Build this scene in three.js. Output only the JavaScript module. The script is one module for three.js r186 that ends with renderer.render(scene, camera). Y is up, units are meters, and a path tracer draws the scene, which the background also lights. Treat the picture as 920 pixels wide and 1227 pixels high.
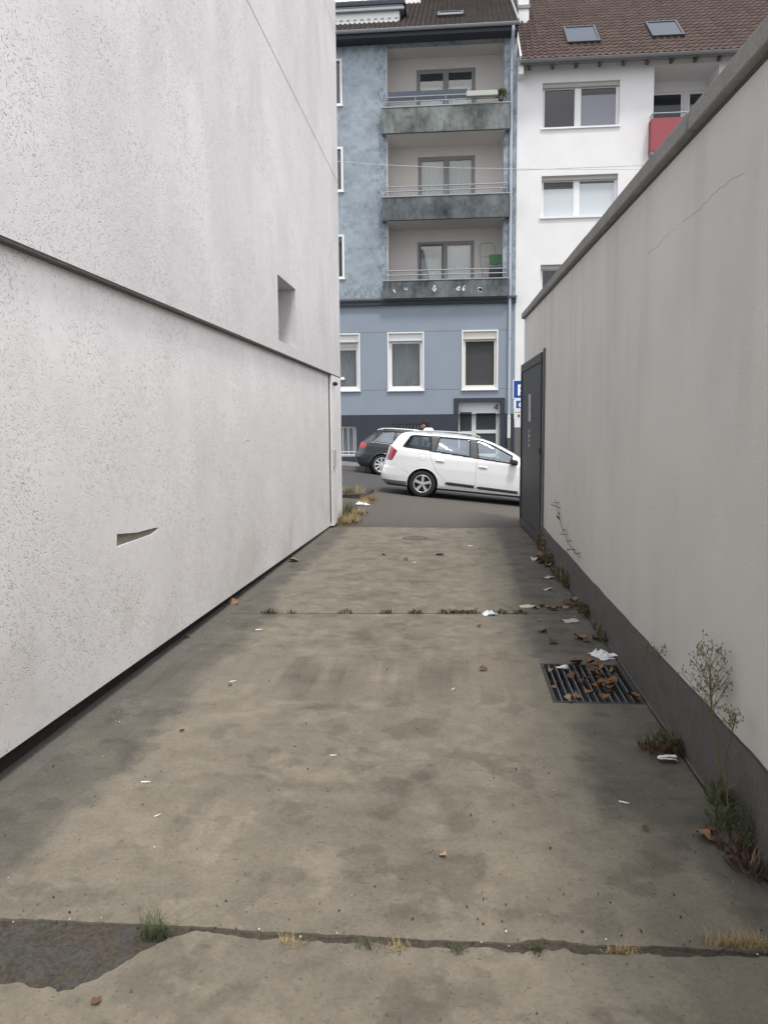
import * as THREE from 'three';
import { mergeGeometries, mergeVertices } from 'three/addons/utils/BufferGeometryUtils.js';
import { RoundedBoxGeometry } from 'three/addons/geometries/RoundedBoxGeometry.js';
import { MarchingCubes } from 'three/addons/objects/MarchingCubes.js';
import { Brush, Evaluator, SUBTRACTION } from 'three-bvh-csg';

/* ------------------------------------------------------------------ camera, sky, sun, exposure */
const scene = new THREE.Scene();
const D2R = Math.PI / 180;
const CAM_H = 1.6, YAW = 5.36, PITCH = -6.0, ROLL = -0.46, FPX = 960;
const camera = new THREE.PerspectiveCamera(2 * Math.atan(613.5 / FPX) / D2R, 767 / 1024, 0.05, 900);
camera.position.set(0, CAM_H, 0);
camera.rotation.set(PITCH * D2R, YAW * D2R, ROLL * D2R, 'YXZ');
camera.updateMatrixWorld();

// value noise -------------------------------------------------------------
function rngOf(seed) { let a = seed >>> 0; return () => { a = (a + 0x6D2B79F5) | 0; let t = Math.imul(a ^ (a >>> 15), 1 | a); t = (t + Math.imul(t ^ (t >>> 7), 61 | t)) ^ t; return ((t ^ (t >>> 14)) >>> 0) / 4294967296; }; }
const LAT = (() => { const r = rngOf(77), a = new Float32Array(65536); for (let i = 0; i < 65536; i++) a[i] = r(); return a; })();
function vn(x, y, per = 256) {            // value noise, period `per` (<=256)
  const xi = Math.floor(x), yi = Math.floor(y); let fx = x - xi, fy = y - yi;
  fx = fx * fx * (3 - 2 * fx); fy = fy * fy * (3 - 2 * fy);
  const m = (v) => ((v % per) + per) % per;
  const x0 = m(xi), x1 = m(xi + 1), y0 = m(yi) * 256, y1 = m(yi + 1) * 256;
  const a = LAT[x0 + y0], b = LAT[x1 + y0], c = LAT[x0 + y1], d = LAT[x1 + y1];
  return a + (b - a) * fx + (c - a) * fy + (a - b - c + d) * fx * fy;
}
function fbm(x, y, oct = 4, per = 256) { let s = 0, a = 0.5, n = 0; for (let i = 0; i < oct; i++) { s += a * vn(x + i * 17.3 * (per === 256 ? 1 : 0), y, Math.min(256, per)); n += a; a *= 0.5; x *= 2; y *= 2; per *= 2; } return s / n; }
const sst = (a, b, x) => { const t = Math.min(1, Math.max(0, (x - a) / (b - a))); return t * t * (3 - 2 * t); };
const lerp = (a, b, t) => a + (b - a) * t;
const clamp = (x, a = 0, b = 1) => Math.min(b, Math.max(a, x));

// the sky: a bright, broken-white overcast
{
  const w = 1024, h = 512, d = new Float32Array(w * h * 4);
  for (let j = 0; j < h; j++) for (let i = 0; i < w; i++) {
    const el = (j + 0.5) / h * Math.PI - Math.PI / 2, az = (i + 0.5) / w * 2 * Math.PI;
    const e = Math.max(0, Math.sin(el));
    const k = 1 / (e + 0.22), cx = Math.cos(az) * Math.cos(el) * k, cy = Math.sin(az) * Math.cos(el) * k;
    const c = sst(0.30, 0.66, fbm(cx * 1.7 + 40, cy * 1.7 + 40, 6));
    const L = (0.82 + 0.32 * e) * (0.62 + 0.74 * (0.6 * fbm(cx * 2.3 + 9, cy * 2.3 + 90, 5) + 0.4 * fbm(cx * 7 + 50, cy * 7 + 20, 4)));
    const o = (j * w + i) * 4;
    d[o] = L * lerp(0.80, 1.02, c); d[o + 1] = L * lerp(0.89, 1.0, c); d[o + 2] = L * lerp(1.04, 0.985, c); d[o + 3] = 1;
  }
  const t = new THREE.DataTexture(d, w, h, THREE.RGBAFormat, THREE.FloatType);
  t.mapping = THREE.EquirectangularReflectionMapping; t.magFilter = THREE.LinearFilter; t.minFilter = THREE.LinearFilter; t.wrapS = THREE.RepeatWrapping; t.colorSpace = THREE.LinearSRGBColorSpace; t.needsUpdate = true;
  scene.background = t; scene.environment = t;
}
const sun = new THREE.DirectionalLight(new THREE.Color(1.0, 0.95, 0.88), 1.5);
sun.position.set(0.26 * 60, 1.2 * 60, 0.52 * 60 - 14); sun.target.position.set(0, 0, -14);
sun.castShadow = true; sun.shadow.radius = 20; sun.shadow.mapSize.set(2048, 2048);
Object.assign(sun.shadow.camera, { left: -30, right: 30, top: 30, bottom: -30, near: 1, far: 160 });
scene.add(sun, sun.target);

const renderer = new THREE.WebGLRenderer({ antialias: true });
renderer.setSize(767, 1024);
renderer.shadowMap.enabled = true;
renderer.toneMapping = THREE.LinearToneMapping;
renderer.toneMappingExposure = 1.62;

/* ------------------------------------------------------------------ pixel to place (photo pixels, 920 x 1227) */
const V3 = (x, y, z) => new THREE.Vector3(x, y, z);
function ray(px, py) { return V3((px - 460) / FPX, -(py - 613.5) / FPX, -1).applyQuaternion(camera.quaternion); }
function onZ(px, py, z) { const d = ray(px, py), t = z / d.z; return [d.x * t, CAM_H + d.y * t]; }
function onX(px, py, x) { const d = ray(px, py), t = x / d.x; return [d.z * t, CAM_H + d.y * t]; }
function onG(px, py, y = 0) { const d = ray(px, py), t = (y - CAM_H) / d.y; return [d.x * t, d.z * t]; }

function onPave(px, py) { let y = 0, p; for (let i = 0; i < 8; i++) { p = onG(px, py, y); y = paveY(p[0], p[1]); } return [p[0], y, p[1]]; }

/* ------------------------------------------------------------------ helpers: things, parts, geometry */
const taken = {};
function numbered(n) { const k = taken[n] = (taken[n] === undefined ? 0 : taken[n] + 1); return k ? `${n}_${String(k).padStart(3, '0')}` : n; }
function shade(o) { o.traverse((m) => { if (m.isMesh) { m.castShadow = true; m.receiveShadow = true; } }); return o; }
function thing(name, label, category, [x, y, z] = [0, 0, 0], group) {
  const o = new THREE.Group(); o.name = numbered(name); o.position.set(x, y, z); scene.add(o);
  o.userData = { label, category }; if (group) o.userData.group = group; return o;
}
// a part whose geometry was written in world metres
function part(name, geo, mat, parent, label) {
  if (Array.isArray(geo)) geo = merge(geo);
  const m = new THREE.Mesh(geo, mat); m.name = name; m.castShadow = m.receiveShadow = true;
  if (label) m.userData.label = label;
  let p = parent; const off = V3(0, 0, 0);
  while (p && p !== scene) { off.add(p.position); p = p.parent; }
  if (off.lengthSq() > 0) geo.translate(-off.x, -off.y, -off.z);
  parent.add(m); return m;
}
function local(name, geo, mat, parent) { if (Array.isArray(geo)) geo = merge(geo); const m = new THREE.Mesh(geo, mat); m.name = name; m.castShadow = m.receiveShadow = true; parent.add(m); return m; }
function solo(name, geo, mat, label, category, pos, group) {
  if (Array.isArray(geo)) geo = merge(geo);
  const m = new THREE.Mesh(geo, mat); m.name = numbered(name); m.castShadow = m.receiveShadow = true; if (pos) m.position.set(...pos);
  m.userData = { label, category }; if (group) m.userData.group = group; scene.add(m); return m;
}
function structure(name, geo, mat, parent = scene) { if (Array.isArray(geo)) geo = merge(geo); const m = new THREE.Mesh(geo, mat); m.name = name; m.castShadow = m.receiveShadow = true; if (parent === scene) m.userData.kind = 'structure'; parent.add(m); return m; }
function clean(g) { let o = g.index ? g.toNonIndexed() : g.clone(); for (const k of Object.keys(o.attributes)) if (!['position', 'normal', 'uv', 'color'].includes(k)) o.deleteAttribute(k); o.groups = []; o.clearGroups(); return o; }
function merge(list) {
  const gs = list.map(clean); const col = gs.some((g) => g.attributes.color);
  for (const g of gs) {
    if (!g.attributes.normal) g.computeVertexNormals();
    if (!g.attributes.uv) g.setAttribute('uv', new THREE.BufferAttribute(new Float32Array(g.attributes.position.count * 2), 2));
    if (col && !g.attributes.color) g.setAttribute('color', new THREE.BufferAttribute(new Float32Array(g.attributes.position.count * 3).fill(1), 3));
  }
  return mergeGeometries(gs);
}
// uv in metres by the face's main direction
function boxUV(g) {
  g = clean(g); const p = g.attributes.position, n = g.attributes.normal, uv = new Float32Array(p.count * 2);
  for (let i = 0; i < p.count; i++) {
    const ax = Math.abs(n.getX(i)), ay = Math.abs(n.getY(i)), az = Math.abs(n.getZ(i));
    if (ax > ay && ax > az) { uv[2 * i] = p.getZ(i); uv[2 * i + 1] = p.getY(i); }
    else if (ay > az) { uv[2 * i] = p.getX(i); uv[2 * i + 1] = p.getZ(i); }
    else { uv[2 * i] = p.getX(i); uv[2 * i + 1] = p.getY(i); }
  }
  g.setAttribute('uv', new THREE.BufferAttribute(uv, 2)); return g;
}
function bx(x0, x1, y0, y1, z0, z1, r = 0) {
  const w = Math.abs(x1 - x0), h = Math.abs(y1 - y0), d = Math.abs(z1 - z0);
  const g = r ? new RoundedBoxGeometry(w, h, d, 1, Math.min(r, w / 2.2, h / 2.2, d / 2.2)) : new THREE.BoxGeometry(w, h, d);
  g.translate((x0 + x1) / 2, (y0 + y1) / 2, (z0 + z1) / 2); return boxUV(g);
}
function panel(x0, x1, y0, y1, holes, zf, t) {         // wall sheet facing +z, front at zf, with openings
  const s = new THREE.Shape([[x0, y0], [x1, y0], [x1, y1], [x0, y1]].map((p) => new THREE.Vector2(...p)));
  for (const [a, b, c, d] of holes) s.holes.push(new THREE.Path([[a, c], [a, d], [b, d], [b, c]].map((p) => new THREE.Vector2(...p))));
  const g = new THREE.ExtrudeGeometry(s, { depth: t, bevelEnabled: false }); g.translate(0, 0, zf - t); return boxUV(g);
}
function ringFrame(x0, x1, y0, y1, w, z0, z1) {         // a rectangular frame, four bars butted
  return [bx(x0, x0 + w, y0, y1, z0, z1), bx(x1 - w, x1, y0, y1, z0, z1), bx(x0 + w, x1 - w, y1 - w, y1, z0, z1), bx(x0 + w, x1 - w, y0, y0 + w, z0, z1)];
}
function tube(pts, r, rad = 5, seg) { const c = new THREE.CatmullRomCurve3(pts.map((p) => V3(...p)), false, 'catmullrom', 0.3); return new THREE.TubeGeometry(c, seg || Math.max(2, (pts.length - 1) * 4), r, rad, false); }
function rod(a, b, r, n = 6) { const A = V3(...a), B = V3(...b), L = A.distanceTo(B); const g = new THREE.CylinderGeometry(r, r, L, n); g.applyQuaternion(new THREE.Quaternion().setFromUnitVectors(V3(0, 1, 0), B.clone().sub(A).normalize())); g.translate((a[0] + b[0]) / 2, (a[1] + b[1]) / 2, (a[2] + b[2]) / 2); return g; }
function bar(a, b, w, h) { const A = V3(...a), B = V3(...b), L = A.distanceTo(B); const g = new THREE.BoxGeometry(w, h, L); const m = new THREE.Matrix4().lookAt(A, B, V3(0, 1, 0)); g.applyMatrix4(m); g.translate((a[0] + b[0]) / 2, (a[1] + b[1]) / 2, (a[2] + b[2]) / 2); return g; }

/* ------------------------------------------------------------------ textures and materials */
function texOf(data, w, h, srgb, tile) {
  const t = new THREE.DataTexture(data, w, h, THREE.RGBAFormat, THREE.UnsignedByteType);
  t.wrapS = t.wrapT = THREE.RepeatWrapping; t.magFilter = THREE.LinearFilter; t.minFilter = THREE.LinearMipmapLinearFilter; t.generateMipmaps = true; t.anisotropy = 8;
  if (srgb) t.colorSpace = THREE.SRGBColorSpace; const [tu, tv] = Array.isArray(tile) ? tile : [tile, tile]; t.repeat.set(1 / tu, 1 / tv); t.needsUpdate = true; return t;
}
const enc = (v) => { v = clamp(v); return Math.round(255 * (v <= 0.0031308 ? 12.92 * v : 1.055 * Math.pow(v, 1 / 2.4) - 0.055)); };
function colorTex(n, tile, fn) { const d = new Uint8Array(n * n * 4); for (let j = 0; j < n; j++) for (let i = 0; i < n; i++) { const c = fn(i / n, j / n), o = (j * n + i) * 4; d[o] = enc(c[0]); d[o + 1] = enc(c[1]); d[o + 2] = enc(c[2]); d[o + 3] = 255; } return texOf(d, n, n, true, tile); }
function grayTex(n, tile, fn) { const d = new Uint8Array(n * n * 4); for (let j = 0; j < n; j++) for (let i = 0; i < n; i++) { const c = Math.round(255 * clamp(fn(i / n, j / n))), o = (j * n + i) * 4; d[o] = d[o + 1] = d[o + 2] = c; d[o + 3] = 255; } return texOf(d, n, n, false, tile); }
const RGB = (r, g, b) => new THREE.Color().setRGB(r, g, b);
function std(r, g, b, rough = 0.85, extra = {}) { return new THREE.MeshStandardMaterial({ color: RGB(r, g, b), roughness: rough, side: THREE.DoubleSide, ...extra }); }

// scraped render: short worm-like grooves holding dirt (4 m tile, 2 mm a pixel)
const SCR = (() => {
  const n = 2048, H = new Float32Array(n * n), r = rngOf(5);
  for (let k = 0; k < 52000; k++) {
    let x = r() * n, y = r() * n; const dens = fbm(x / n * 9, y / n * 9, 3, 9);
    if (r() > sst(0.28, 0.62, dens) * 0.92 + 0.1) continue;
    let a = (r() - 0.5) * 2.4 + (r() < 0.75 ? 0.9 : -0.7); const L = 5 + r() * r() * 16, curl = (r() - 0.5) * 0.16, w = 0.62 + r() * 0.55, amp = 0.28 + 0.72 * r() * r();
    for (let s = 0; s < L; s += 0.8) {
      x += Math.cos(a) * 0.8; y += Math.sin(a) * 0.8; a += curl;
      const e = amp * Math.min(1, s / 3, (L - s) / 3);
      for (let dy = -2; dy <= 2; dy++) for (let dx = -2; dx <= 2; dx++) {
        const X = Math.round(x) + dx, Y = Math.round(y) + dy, q = Math.hypot(X - x, Y - y);
        const v = e * Math.exp(-q * q / (w * w)); const id = ((Y % n + n) % n) * n + ((X % n + n) % n); if (v > H[id]) H[id] = v;
      }
    }
  }
  const C = new Uint8Array(n * n * 4), B = new Uint8Array(n * n * 4); const rr = rngOf(8);
  for (let j = 0; j < n; j++) for (let i = 0; i < n; i++) {
    const o = (j * n + i) * 4, u = i / n, v = j / n, h = H[j * n + i];
    const big = vn(u * 12, v * 12, 12), mid = vn(u * 90, v * 90, 90), fi = rr();
    const dirt = 0.42 + 0.5 * sst(0.3, 0.75, big);
    const b = (0.90 + 0.07 * big + 0.05 * mid + 0.05 * (fi - 0.5)) * (1 - h * dirt);
    C[o] = enc(b); C[o + 1] = enc(b * (0.985 + 0.01 * mid)); C[o + 2] = enc(b * 0.985); C[o + 3] = 255;
    const e = Math.round(255 * clamp(0.72 + 0.12 * (mid - 0.5) + 0.12 * (fi - 0.5) - 0.62 * h)); B[o] = B[o + 1] = B[o + 2] = e; B[o + 3] = 255;
  }
  return { map: texOf(C, n, n, true, 4), bump: texOf(B, n, n, false, 4) };
})();
const grain = grayTex(512, 0.5, (() => { const r = rngOf(3); return (u, v) => 0.5 + 0.3 * (vn(u * 64, v * 64, 64) - 0.5) + 0.5 * (r() - 0.5); })());
const grain2 = grayTex(512, 2, (() => { const r = rngOf(31); return (u, v) => 0.5 + 0.5 * (fbm(u * 40, v * 40, 3, 40) - 0.5) + 0.35 * (r() - 0.5); })());
const concreteTex = colorTex(1024, 1.7, (() => { const r = rngOf(14); return (u, v) => { const f = fbm(u * 16, v * 16, 5, 16), s = r(); const ag = vn(u * 250, v * 250, 250); let b = 0.80 + 0.26 * (f - 0.5) + 0.16 * (s - 0.5) + 0.16 * (vn(u * 150, v * 150, 150) - 0.5); if (ag > 0.91) b *= 0.64; else if (ag < 0.07) b *= 1.22; if (vn(u * 90 + 0.5, v * 90, 90) > 0.965) b *= 0.55; return [b, b, b]; }; })());
const concreteBump = grayTex(1024, 1.7, (() => { const r = rngOf(15); return (u, v) => 0.5 + 0.5 * (fbm(u * 30, v * 30, 5, 30) - 0.5) + 0.18 * (r() - 0.5); })());
const asphaltTex = colorTex(512, 1.2, (() => { const r = rngOf(16); return (u, v) => { const s = r(), f = fbm(u * 20, v * 20, 4, 20), q = vn(u * 128, v * 128, 128); const b = 0.75 + 0.35 * (f - 0.5) + 0.5 * (q - 0.5) + 0.25 * (s - 0.5); return [b, b * 0.985, b * 0.96]; }; })());
const plasterTex = colorTex(1024, 3, (() => { const r = rngOf(17); return (u, v) => { const f = fbm(u * 6, v * 6, 6, 6), st = fbm(u * 40, v * 3, 3, 3); const b = 0.9 + 0.10 * (f - 0.5) + 0.03 * (r() - 0.5) + 0.02 * (st - 0.5); return [b, b, b * 0.995]; }; })());
const blueTex = colorTex(1024, 9, (() => { const r = rngOf(18); return (u, v) => {
  const f = fbm(u * 36, v * 36, 5, 36), g = fbm(u * 6, v * 6, 5, 6), d = sst(0.50, 0.64, fbm(u * 48, v * 64, 4, 16)), e = sst(0.52, 0.66, fbm(u * 90, v * 64, 3, 32));
  const wx = (u > 0.35 ? u - 1 : u) * 9, wy = (v < 0.645 ? v + 1 : v) * 9, edge = Math.max(sst(-3.1, -2.45, wx) * (wx < 0 ? 1 : 0), wx > 1 ? 1 : 0, sst(13.2, 14.5, wy), sst(6.7, 6.1, wy)), st = sst(0.60 - 0.20 * edge, 0.70 - 0.16 * edge, fbm(u * 64, v * 22, 5, 2) * 0.5 + fbm(u * 100, v * 100, 4, 4) * 0.5);
  const b = 0.68 + 0.22 * (f - 0.5) + 0.30 * (g - 0.5) - 0.07 * d - 0.05 * e - 0.18 * st + 0.08 * (r() - 0.5); return [b * (0.97 - 0.03 * d), b, b * 1.0]; }; })());
const parapetTex = colorTex(512, 4.1, (() => { const r = rngOf(19); return (u, v) => { const f = fbm(u * 7, v * 7, 5, 7), g = sst(0.35, 0.7, fbm(u * 12 + 5, v * 6, 4, 12)), q = fbm(u * 40, v * 40, 3, 40); const dr = sst(0.45, 0.62, fbm(u * 50, v * 5, 4, 5)); const b = 0.47 + 0.85 * (f - 0.45) + 0.24 * g + 0.35 * (q - 0.5) - 0.09 * dr + 0.06 * (r() - 0.5); return [b * 0.97, b, b * 0.99]; }; })());

const M = {
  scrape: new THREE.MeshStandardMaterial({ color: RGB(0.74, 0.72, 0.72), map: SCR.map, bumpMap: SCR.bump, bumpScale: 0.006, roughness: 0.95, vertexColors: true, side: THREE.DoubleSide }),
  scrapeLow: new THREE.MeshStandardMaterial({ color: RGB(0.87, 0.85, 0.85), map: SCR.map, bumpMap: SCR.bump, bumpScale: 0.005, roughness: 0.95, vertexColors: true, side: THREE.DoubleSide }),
  render: new THREE.MeshStandardMaterial({ color: RGB(0.715, 0.705, 0.69), map: plasterTex, bumpMap: grain, bumpScale: 0.003, roughness: 0.93, vertexColors: true, side: THREE.DoubleSide }),
  plinthGrey: std(0.138, 0.132, 0.126, 0.9, { bumpMap: concreteBump, bumpScale: 0.006, map: concreteTex }),
  bitumen: std(0.035, 0.034, 0.033, 0.9, { bumpMap: grain2, bumpScale: 0.01 }),
  coping: std(0.30, 0.295, 0.28, 0.85, { map: concreteTex, bumpMap: concreteBump, bumpScale: 0.003 }),
  concrete: new THREE.MeshStandardMaterial({ color: RGB(0.242, 0.214, 0.164), map: concreteTex, bumpMap: concreteBump, bumpScale: 0.003, roughness: 0.92, vertexColors: true, side: THREE.DoubleSide }),
  cove: std(0.155, 0.143, 0.125, 0.95, { map: concreteTex, bumpMap: concreteBump, bumpScale: 0.01 }),
  jointDirt: std(0.085, 0.072, 0.056, 1, { map: asphaltTex, bumpMap: grain2, bumpScale: 0.012 }),
  soil: std(0.075, 0.062, 0.048, 1, { map: asphaltTex, bumpMap: grain2, bumpScale: 0.01 }),
  asphaltPatch: std(0.095, 0.087, 0.077, 0.95, { map: asphaltTex, bumpMap: grain, bumpScale: 0.006 }),
  asphalt: std(0.085, 0.085, 0.085, 0.9, { map: asphaltTex, bumpMap: grain2, bumpScale: 0.004 }),
  paving: std(0.115, 0.100, 0.085, 0.92, { map: asphaltTex, bumpMap: grain2, bumpScale: 0.006 }),
  walk: std(0.24, 0.235, 0.225, 0.9, { map: concreteTex }),
  ground: std(0.16, 0.15, 0.13, 0.95, { map: asphaltTex }),
  kerbDark: std(0.06, 0.055, 0.05, 0.95, { map: concreteTex, bumpMap: concreteBump, bumpScale: 0.02 }),
  steelDark: std(0.045, 0.046, 0.048, 0.55, { metalness: 0.3, bumpMap: grain2, bumpScale: 0.0008 }),
  steelPanel: std(0.030, 0.032, 0.035, 0.5, { metalness: 0.3, bumpMap: grain2, bumpScale: 0.001 }),
  steelGrey: std(0.16, 0.157, 0.15, 0.6, { metalness: 0.2 }),
  zinc: std(0.30, 0.32, 0.34, 0.5, { metalness: 0.4 }),
  pipe: std(0.42, 0.46, 0.52, 0.5, {}),
  pipeWhite: std(0.7, 0.7, 0.7, 0.6, {}),
  black: std(0.012, 0.012, 0.013, 0.6),
  rubber: std(0.018, 0.018, 0.019, 0.8),
  blueUpper: std(0.47, 0.525, 0.59, 0.9, { map: blueTex, bumpMap: grain2, bumpScale: 0.004 }),
  blueLower: std(0.285, 0.328, 0.39, 0.85, { map: plasterTex }),
  navy: std(0.038, 0.044, 0.062, 0.8, { map: plasterTex }),
  fascia: std(0.03, 0.034, 0.045, 0.7),
  loggia: std(0.68, 0.65, 0.625, 0.9, { map: plasterTex }),
  parapet: std(0.235, 0.252, 0.245, 0.9, { map: parapetTex, bumpMap: grain2, bumpScale: 0.004 }),
  parapetDark: std(0.165, 0.18, 0.19, 0.9, { map: parapetTex, bumpMap: grain2, bumpScale: 0.004 }),
  whiteWall: std(0.83, 0.82, 0.825, 0.9, { map: plasterTex }),
  greyBase: std(0.15, 0.15, 0.145, 0.9, { map: plasterTex }),
  pvc: std(0.78, 0.78, 0.775, 0.4),
  pvcCream: std(0.72, 0.70, 0.63, 0.4),
  frameGrey: std(0.24, 0.235, 0.225, 0.5),
  frameBrown: std(0.10, 0.09, 0.082, 0.5),
  shutter: std(0.50, 0.49, 0.46, 0.6),
  red: std(0.33, 0.082, 0.098, 0.85, { map: plasterTex }),
  glass: new THREE.MeshPhysicalMaterial({ color: RGB(0.88, 0.90, 0.90), roughness: 0.03, transmission: 1, thickness: 0, ior: 1.9, side: THREE.DoubleSide }),
  glassDark: new THREE.MeshPhysicalMaterial({ color: RGB(0.03, 0.034, 0.036), roughness: 0.06, ior: 1.55, side: THREE.DoubleSide }),
  glassFrost: new THREE.MeshPhysicalMaterial({ color: RGB(0.035, 0.04, 0.04), roughness: 0.5, ior: 1.5, bumpMap: grain2, bumpScale: 0.01, side: THREE.DoubleSide }),
  curtain: std(0.34, 0.365, 0.385, 0.95),
  net: std(0.50, 0.52, 0.55, 0.95),
  blind: std(0.54, 0.585, 0.61, 0.8),
  roofDark: new THREE.MeshStandardMaterial({ color: RGB(0.040, 0.030, 0.026), roughness: 0.85, vertexColors: true, side: THREE.DoubleSide }),
  roofBrown: new THREE.MeshStandardMaterial({ color: RGB(0.056, 0.034, 0.027), roughness: 0.9, vertexColors: true, side: THREE.DoubleSide }),
  green: std(0.05, 0.16, 0.07, 0.6),
  greenLeaf: std(0.085, 0.100, 0.045, 0.85),
  oliveLeaf: std(0.105, 0.100, 0.052, 0.9),
  dryGrass: std(0.42, 0.32, 0.16, 0.9),
  redLeaf: std(0.105, 0.065, 0.05, 0.9),
  stem: std(0.13, 0.12, 0.055, 0.9),
  leafA: std(0.20, 0.095, 0.042, 0.85), leafB: std(0.28, 0.16, 0.075, 0.85), leafC: std(0.13, 0.075, 0.04, 0.85), leafD: std(0.36, 0.25, 0.15, 0.85),
  paper: std(0.80, 0.80, 0.80, 0.9), paperCream: std(0.66, 0.58, 0.47, 0.9), paperGrey: std(0.5, 0.49, 0.46, 0.9),
};

/* ------------------------------------------------------------------ the ground */
const ZF = -28.2;                                       // street front across the road
const Z_END = -12.80, Z_ROAD = -18.4, Z_KERB = -25.8;
const roadY = (x) => -0.1 * clamp(x, -60, 60) - 0.09;
const paveY = (x, z) => lerp(0, roadY(x) + 0.01, sst(0, 1, (Z_END - z) / (Z_END - Z_ROAD)));
function sheet(xs, zs, yf, colf, skip) {                // a grid sheet, uv in metres
  const nx = xs.length, nz = zs.length, P = [], UV = [], C = [], I = [];
  for (let j = 0; j < nz; j++) for (let i = 0; i < nx; i++) { const z = typeof zs[j] === 'function' ? zs[j](xs[i]) : zs[j]; P.push(xs[i], yf(xs[i], z), z); UV.push(xs[i], z); if (colf) C.push(...colf(xs[i], z)); }
  for (let j = 0; j < nz - 1; j++) for (let i = 0; i < nx - 1; i++) { if (skip && skip((xs[i] + xs[i + 1]) / 2, (P[(j * nx + i) * 3 + 2] + P[((j + 1) * nx + i) * 3 + 2]) / 2)) continue; const a = j * nx + i; I.push(a, a + 1, a + nx, a + 1, a + nx + 1, a + nx); }
  const g = new THREE.BufferGeometry(); g.setAttribute('position', new THREE.Float32BufferAttribute(P, 3)); g.setAttribute('uv', new THREE.Float32BufferAttribute(UV, 2)); if (colf) g.setAttribute('color', new THREE.Float32BufferAttribute(C, 3)); g.setIndex(I); g.computeVertexNormals(); return g;
}
const interp0 = (tab, h) => { for (let i = 1; i < tab.length; i++) if (h <= tab[i][0]) return lerp(tab[i - 1][1], tab[i][1], clamp((h - tab[i - 1][0]) / (tab[i][0] - tab[i - 1][0]))); return tab[tab.length - 1][1]; };
const lin = (a, b, n) => Array.from({ length: n + 1 }, (_, i) => a + (b - a) * i / n);
{
  const xs = [-300, -150, -70, ...lin(-60, 60, 48), 70, 150, 300], zs = [260, 100, 40, 15, 6, 2, ...lin(0, -12.6, 8), -18.6, -26, -40, -60, -120, -300];
  structure('ground', sheet(xs, zs, (x, z) => z > -12.7 ? -0.32 : Math.min(roadY(x) - 0.06, -0.02 + Math.max(0, roadY(x)))), M.ground);
}
// road and pavements
structure('road', sheet(lin(-40, 40, 60), lin(Z_ROAD, Z_KERB, 6), (x, z) => roadY(x)), M.asphalt);
structure('paved_forecourt', sheet([...lin(-14, -2.1, 12), ...lin(-1.9, 1.5, 14), ...lin(1.7, 16, 14)], lin(Z_END + 0.02, Z_ROAD, 14), (x, z) => paveY(x, z) + 0.004 * (fbm(x * 3, z * 3, 3) - 0.5)), M.paving);
structure('pavement', sheet(lin(-40, 40, 60), [Z_KERB - 0.14, -27, ZF - 0.1], (x, z) => roadY(x) + 0.12), M.walk);
{
  const kerb = new THREE.Group(); kerb.name = 'kerb'; kerb.userData.kind = 'structure'; scene.add(kerb);
  for (let i = 0; i < 14; i++) { const x0 = -7 + i, x1 = x0 + 0.985; const g = bx(0, 0.985 / Math.cos(0.0997), -0.15, 0.125, Z_KERB - 0.139, Z_KERB, 0.012); g.rotateZ(-Math.atan(0.1)); g.translate(x0, roadY(x0), 0); local('kerb_stone', g, M.walk, kerb); }
}

// the driveway: concrete slabs
const zNear = (x) => -2.36 - 0.028 * Math.exp(-(((x - 0.30) / 0.10) ** 2)) * (0.5 + vn(x * 30, 3)) - 0.012 * Math.abs(vn(x * 33, 17) - 0.5) - 0.008 * Math.abs(vn(x * 75, 19) - 0.5) - 0.05 * Math.max(0, x - 0.2) + 0.012 * (fbm(x * 5 + 3, 1, 3) - 0.5) * 2;
const zMid = (x) => -6.82 - 0.059 * x + 0.012 * (fbm(x * 6 + 8, 4, 3) - 0.5) * 2;
const zFar = (x) => Z_END + 0.03 * (fbm(x * 4 + 8, 9, 3) - 0.5);
const GR = { x0: 0.55, x1: 1.075, z0: -4.60, z1: -5.38 };     // the drain opening
// outlines of the darker bands in the slab colour along both walls, traced from the photograph: [z, x] down each edge
const BAND_R = [[-1.5, 1.08], [-2.45, 1.02], [-2.75, 0.92], [-2.95, 0.83], [-3.3, 0.66], [-3.6, 0.60], [-4.2, 0.62], [-4.55, 0.80], [-5.35, 0.66], [-5.6, 0.52], [-7.0, 0.52], [-9.0, 0.60], [-11, 0.58], [-12.8, 0.56]];
const BAND_L = [[-1.5, -1.66], [-2.6, -1.62], [-3.4, -1.56], [-4.2, -1.54], [-5.2, -1.66], [-6.0, -1.60], [-6.75, -1.55], [-7.4, -1.70], [-8.4, -1.78], [-10, -1.70], [-12.8, -1.76]];
const edgeAt = (tab, z) => { for (let i = 1; i < tab.length; i++) if (z >= tab[i][0]) return lerp(tab[i][1], tab[i - 1][1], clamp((z - tab[i][0]) / (tab[i - 1][0] - tab[i][0]))); return tab[tab.length - 1][1]; };
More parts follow.
